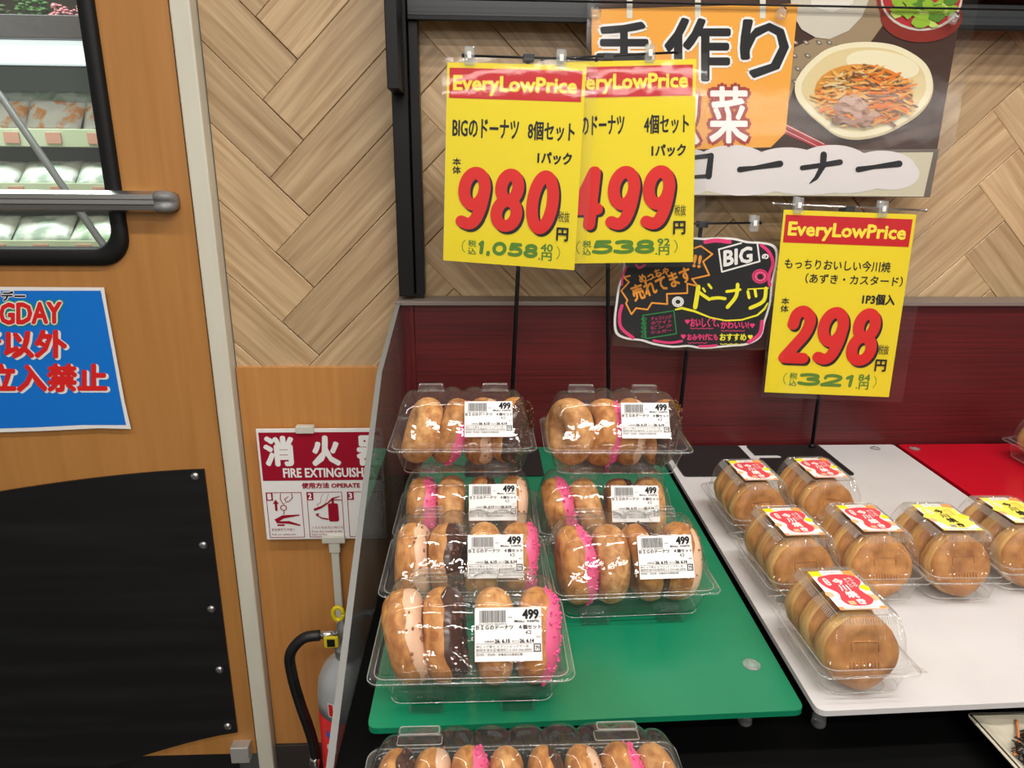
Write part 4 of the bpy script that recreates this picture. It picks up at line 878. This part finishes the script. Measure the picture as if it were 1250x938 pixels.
def sticker(yellow):
    lw, lh = .046, .066
    bm = bmesh.new(); box(bm, -lw / 2, lw / 2, -lh / 2, lh / 2, 0, .0003); sh = fin(bm, 'label', MATS['ink_white'])
    A = Art(lambda u, v, l: Vector(((u - .5) * lw, (.5 - v) * lh, .0003 + .00012 * l)), .015); q = 'label_print'
    A.rect(q, 's_custard' if yellow else 's_yel', .0, .0, .24, .14); A.rect(q, 's_or', .74, .0, 1, .16)
    A.poly(q, 's_custard' if yellow else 's_or', [(0, .93), (1, .93), (1, 1), (0, 1)]); A.rect(q, 'ink_white', .1, .925, .86, .985, 2)
    A.text(q, 'ink_grey', '名称:今川焼 税抜298円', .13, .935, .83, .97, 3)
    if yellow: A.ell(q, 's_custard', .5, .5, .62, .5, 1, 4)
    A.ell(q, 's_yel', .94, .47, .1, .08, 1); A.ell(q, 's_peach' if not yellow else 's_custard', .90, .72, .13, .09, 1); A.ell(q, 's_peach', .05, .62, .09, .07, 1)
    blob = [(.12, .16), (.5, .10), (.9, .14), (.98, .30), (.80, .48), (.82, .60), (.88, .76), (.70, .90), (.30, .90), (.20, .76), (.26, .60), (.10, .42), (.05, .26)]
    bl_ = [(p.x, p.y) for p in smooth_curve([(x, y, 0) for x, y in blob + blob[:1]], 4)][:-1]
    A.poly(q, 's_custard' if yellow else 's_red', bl_, 2)
    T = 'ink_black' if yellow else 'ink_white'
    for ch, u, v, s in (('今', .36, .22, .22), ('川', .38, .40, .20), ('焼', .40, .56, .23), ('き', .50, .76, .17)): A.text(q, T, ch, u, v, u + s, v + s * .72, 4, bold=.007)
    for k, ch in enumerate('もっちり'): A.text(q, T if not yellow else 's_or', ch, .74, .20 + k * .065, .82, .245 + k * .065, 4, bold=.002)
    for k, ch in enumerate('おいしい'): A.text(q, T if not yellow else 's_or', ch, .64, .22 + k * .065, .71, .265 + k * .065, 4, bold=.002)
    A.poly(q, 'ink_white', rrect(.22, .30, .055, .10, .05), 3)
    for k, ch in enumerate('カスタ' if yellow else 'あずき'): A.text(q, 's_or' if yellow else 's_red', ch, .185, .235 + k * .05, .255, .275 + k * .05, 4, bold=.002)
    A.rect(q, 's_peach' if not yellow else 'ink_grey', .30, .80, .44, .89, 3)
    A.rect(q, 'ink_white', .24, .0, .74, .10, 5); A.text(q, 'ink_grey', '消費期限', .28, .035, .43, .07, 6); A.text(q, 'ink_black', '26.6.15', .47, .03, .70, .075, 6)
    o = A.build(None)[0]; me = o.data; bpy.data.objects.remove(o); return sh, me
ST = {False: sticker(False), True: sticker(True)}
def ipack(x, y, rot, yellow, label, where, tilt=0, z=BZ):
    p = obj('pancake_pack', None, label=label, cat='food pack', loc=(x, y, z + .0004), rot=(0, 0, rot))
    obj('lid', ILID, p); obj('tub', ITUB, p)
    l_ = obj('label', ST[yellow][0], p, loc=(.001, .066, .0832)); obj('label_print', ST[yellow][1], l_)
    M = Matrix.Translation((x, y, z)) @ Matrix.Rotation(rot, 4, 'Z'); rr = random.Random(hash_(where))
    for i in range(3):
        D = M @ Matrix.Translation((rr.uniform(-.001, .001), .034 + .0325 * i, .0405)) @ Matrix.Rotation(-.26 + rr.uniform(-.02, .02), 4, 'X') @ Matrix.Rotation(rr.uniform(-.05, .05), 4, 'Z') @ Matrix.Rotation(rr.uniform(-.1, .1), 4, 'Y')
        o = obj('filled_pancake', CAKE, label='round griddled filled pancake, %s inside the %s' % (('foremost', 'middle one', 'rearmost')[i], where), cat='pastry', group='filled pancakes in the clear packs'); o.matrix_world = D
    return p
ipack(.357, .520, .02, False, 'clear pack of filled pancakes with red label, nearest the front edge of the white board', 'pack nearest the front edge', .0)
ipack(.366, .662, .03, False, 'clear red-labelled pancake pack directly behind the front one', 'red-label pack behind the front one')
ipack(.459, .668, .0, False, 'red-labelled pancake pack left of the yellow-labelled packs', 'red-label pack beside the yellow ones')
ipack(.553, .668, -.02, True, 'yellow-labelled pancake pack in the middle of the white board', 'left yellow-label pack')
ipack(.650, .684, -.03, True, 'yellow-labelled pancake pack at the right edge of the white board', 'right yellow-label pack')
ipack(.374, .812, .02, False, 'red-labelled pancake pack at the rear left, before the left sign base', 'rear left pack')
ipack(.472, .818, .01, False, 'red-labelled pancake pack at the rear, before the notched sign base', 'rear right pack')
ipack(.966, .990, .0, False, 'clear pancake pack on the glossy red board', 'pack on the red board')

# ================================================================ DELI TRAY BELOW THE WHITE BOARD
tr = obj('serving_tray', None, label='white patterned square serving tray on the black deck at lower right', cat='tray', loc=(.57, .44, DZ))
bm = bmesh.new()
cer = noisy('glazed_ceramic', (.58, .54, .42), (.50, .46, .36), (12, 12, 12), .2)
loft(bm, [R3(rrect(0, 0, a, a, r, 5), z) for a, r, z in ((.070, .01, 0), (.100, .008, .026), (.101, .006, .028), (.099, .006, .029), (.093, .008, .0275), (.070, .02, .010))], True, True)
bmesh.ops.recalc_face_normals(bm, faces=list(bm.faces)); obj('tray_body', fin(bm, 'tray_body', cer, False), tr)
A = Art(lambda u, v, l: Vector((u, v, .0295 + .0002 * l)))
gm = [(-.0985, .0985), (-.094, .0985), (-.093, -.098), (-.0975, -.098)]
bm = bmesh.new(); tube(bm, [(-.098, .098, .0285), (-.098, -.098, .0285)], .0012, 6); tube(bm, [(-.098, .098, .0285), (.098, .098, .0285)], .0012, 6); obj('painted_rim', fin(bm, 'painted_rim', mat('dark_rim', (.04, .035, .02), .3), True), tr)
def slp(t, s):  # point on the sloping inner side
    return
bm = bmesh.new(); tube(bm, smooth_curve([(-.090, .050, .0275), (-.082, .058, .0215), (-.066, .075, .0215), (-.058, .090, .0285)], 6), .0012, 6); tube(bm, smooth_curve([(-.045, .089, .0285), (-.040, .078, .020), (-.050, .068, .014)], 6), .0012, 6)
obj('painted_stroke', fin(bm, 'painted_stroke', mat('glaze_orange', (.55, .16, .04), .3), True), tr)
rnd = random.Random(11); bm = bmesh.new()
for k in range(1500):
    a, r = rnd.uniform(0, 2 * PI), math.sqrt(rnd.random()); x, y = .094 * r * math.copysign(abs(math.cos(a)) ** .7, math.cos(a)), .092 * r * math.copysign(abs(math.sin(a)) ** .7, math.sin(a)) - .004; z = .020 + .016 * (1 - r * r) + rnd.uniform(0, .004)
    t = rnd.uniform(0, 6.28); l_ = rnd.uniform(.008, .018); c_ = rnd.uniform(-.004, .004)
    tube(bm, [(x - l_ * math.cos(t) / 2, y - l_ * math.sin(t) / 2, z - .002), (x - c_ * math.sin(t), y + c_ * math.cos(t), z + .001), (x + l_ * math.cos(t) / 2, y + l_ * math.sin(t) / 2, z - .003)], [.0006, .0011, .0005], 4, cap=False)
h_ = obj('simmered_seaweed', fin(bm, 'simmered_seaweed', mat('seaweed', (.016, .010, .007), .3)), label='heap of dark shredded simmered seaweed in the white tray', cat='food', kind='stuff', loc=(.57, .44, DZ))
rnd = random.Random(12)
for k, (x, y) in enumerate(((-.070, .040), (-.042, .045), (-.010, .05), (.02, .03), (-.04, -.01))):
    bm = bmesh.new(); box(bm, -.009, .009, -.005, .005, -.0012, .0012, .0008)
    obj('carrot_slice' if k else 'fried_tofu_strip', fin(bm, 'slice', mat('pale_tofu', (.62, .33, .16), .45)), label='%s pale orange slice lying on the dark seaweed' % ['leftmost', 'second', 'third', 'rightmost', 'nearest'][k], cat='food', group='slices on the seaweed', loc=(.57 + x, .44 + y, DZ + .037 - 3 * (x * x + y * y)), rot=(rnd.uniform(-.2, .2), rnd.uniform(-.2, .2), rnd.uniform(0, 3)))
bm = bmesh.new()
for k in range(8):
    a = k * .8; tube(bm, [(0, 0, 0), (.008 * math.cos(a), .006 * math.sin(a), .003), (.014 * math.cos(a), .010 * math.sin(a), .001)], [.001, .0022, .0006], 5)
obj('green_garnish', fin(bm, 'green_garnish', mat('garnish_green', (.02, .10, .02), .4), True), label='small dark green leaf garnish at the back edge of the tray', cat='food', loc=(.52, .512, DZ + .026))

# ================================================================ SHOP REFLECTION IN THE DOOR WINDOW, BUILT AS GOODS BEHIND IT
rc = obj('refrigerated_case', None, label='open refrigerated display case with pale shelves behind the door window, standing for a reflection', cat='display case', loc=(-1.5, 2.2, 0))
def rcb(n, m, x0, x1, y0, y1, z0, z1, bev=.002): return bx(n, m, x0 + 1.5, x1 + 1.5, y0 - 2.2, y1 - 2.2, z0, z1, bev, parent=rc)
rail_m = noisy('pale_green_rail', (.50, .56, .36), (.58, .62, .46), (6, 6, 6), .3)
case_dk = mat('case_dark', (.05, .055, .055), .4)
rcb('canopy', mat('canopy_grey', (.05, .038, .042), .4), -2.4, -.62, 2.02, 2.55, 1.615, 1.67)
rcb('light_strip', mat('light_strip', (.75, .78, .8), .4, Emission_Color=(.85, .93, 1, 1), Emission_Strength=.8), -2.4, -.62, 2.03, 2.06, 1.555, 1.612)
rcb('rear_panel', mat('case_rear', (.28, .38, .28), .4), -2.4, -.62, 2.50, 2.55, .3, 1.61)
for i, z in enumerate((1.385, 1.245, 1.10, .94)):
    rcb('shelf', case_dk, -2.4, -.62, 2.06 - .07 * i, 2.5, z - .012, z)
    rcb('price_rail', rail_m, -2.4, -.62, 2.05 - .07 * i, 2.058 - .07 * i, z - .035, z + .012)
    for k in range(6): bx('price_tag', mat('tag_pink', (.62, .30, .22), .5), -1.62 + .11 * k + 1.5 + .03 * (i % 2), -1.58 + .11 * k + 1.5 + .03 * (i % 2), 2.046 - .07 * i - 2.2, 2.05 - .07 * i - 2.2, z - .026, z + .002, parent=rc)
rcb('plinth', case_dk, -2.4, -.62, 1.86, 2.55, 0, .30)
# soft noodle bags on the shelves
bag_o = noisy('bag_orange_print', (.80, .30, .05), (.78, .74, .68), (26, 26, 26), .25, ramp=(.42, .52)); bag_w = noisy('bag_white_print', (.70, .70, .64), (.35, .42, .34), (22, 22, 22), .25, ramp=(.45, .6))
bag_g = noisy('bag_green_print', (.35, .48, .30), (.70, .72, .62), (22, 22, 22), .25, ramp=(.45, .6))
bm = bmesh.new(); rings = []
for i in range(9):
    t = i / 8; h_ = max(.002, .016 * math.sin(PI * t) ** .6)
    rings.append([(x, -.05 + .10 * t, h_ * (math.sin(PI * (x + .075) / .15) ** .5 if 0 < (x + .075) / .15 < 1 else 0) * (1 + .15 * math.sin(60 * x + 40 * t)) + .002) for x in [-.075 + .15 * k / 12 for k in range(13)]] + [(x, -.05 + .10 * t, 0) for x in [.075 - .15 * k / 12 for k in range(13)]])
loft(bm, rings, True, True); BAG0 = fin(bm, 'noodle_bag', bag_o, True)
BAGS = [BAG0]
for m_ in (bag_w, bag_g): b_ = BAG0.copy(); b_.materials.clear(); b_.materials.append(m_); BAGS.append(b_)
rnd = random.Random(6); n_ = 0
for zi, (z, yy) in enumerate(((1.385, 2.14), (1.245, 2.07), (1.10, 2.0))):
    for k in range(7):
        X = -1.66 + .155 * k; kind = (0 if zi == 0 else (1 if zi == 1 else rnd.choice([1, 2])))
        for r_, ft in ((0, .0), (1, .12)):
            if r_ and zi: continue
            w_ = ['top', 'middle', 'lower'][zi]
            obj('noodle_bag', BAGS[kind if not r_ else 2], label='%s bag, %s from left, %s row, %s shelf behind window' % (['orange printed', 'pale printed', 'green printed'][kind if not r_ else 2], ORD[k], 'rear' if r_ else 'front', w_), cat='bag', group='noodle bags in the refrigerated case',
                loc=(X, yy + ft, z + (.050 if zi == 0 else .035) + .035 * r_), rot=(1.0 if zi == 0 else .7, rnd.uniform(-.06, .06), rnd.uniform(-.12, .12)))
# floral print goods and wall above the canopy
fl = obj('flower_display', None, label='dim bouquet display on the canopy of the refrigerated case', cat='flowers', loc=(-1.2, 2.3, 1.67))
for k, (x, z, r, c_) in enumerate(((-.22, .05, .05, (.10, .12, .05)), (-.10, .07, .05, (.07, .16, .04)), (-.02, .05, .035, (.65, .25, .28)), (.05, .06, .03, (.55, .22, .22)), (.13, .06, .035, (.10, .12, .05)), (.19, .07, .03, (.6, .38, .05)))):
    bm = bmesh.new(); rr = random.Random(k)
    for q in range(60):
        d = Vector((rr.gauss(0, 1), rr.gauss(0, 1), rr.gauss(0, 1))).normalized() * r * rr.uniform(.5, 1)
        bmesh.ops.create_icosphere(bm, subdivisions=1, radius=r * .2, matrix=Matrix.Translation(d) @ Matrix.Diagonal((1, 1, .5, 1)))
    obj('bouquet', fin(bm, 'bouquet', mat('petal%d' % k, c_, .6), True), fl, loc=(x, 0, z))
bm = bmesh.new(); tube(bm, [at(-50, 60, 1.75), at(0, 116, 1.72), at(118, 288, 1.60), at(150, 330, 1.58), (at(150, 330, 1.58).x + .08, 1.56, .9), (at(150, 330, 1.58).x + .09, 1.55, .0)], .008, 10)
obj('grey_handrail', fin(bm, 'grey_handrail', mat('dull_grey', (.16, .15, .15), .4), True), label='thin grey slanting rail crossing behind the door window', cat='rail')
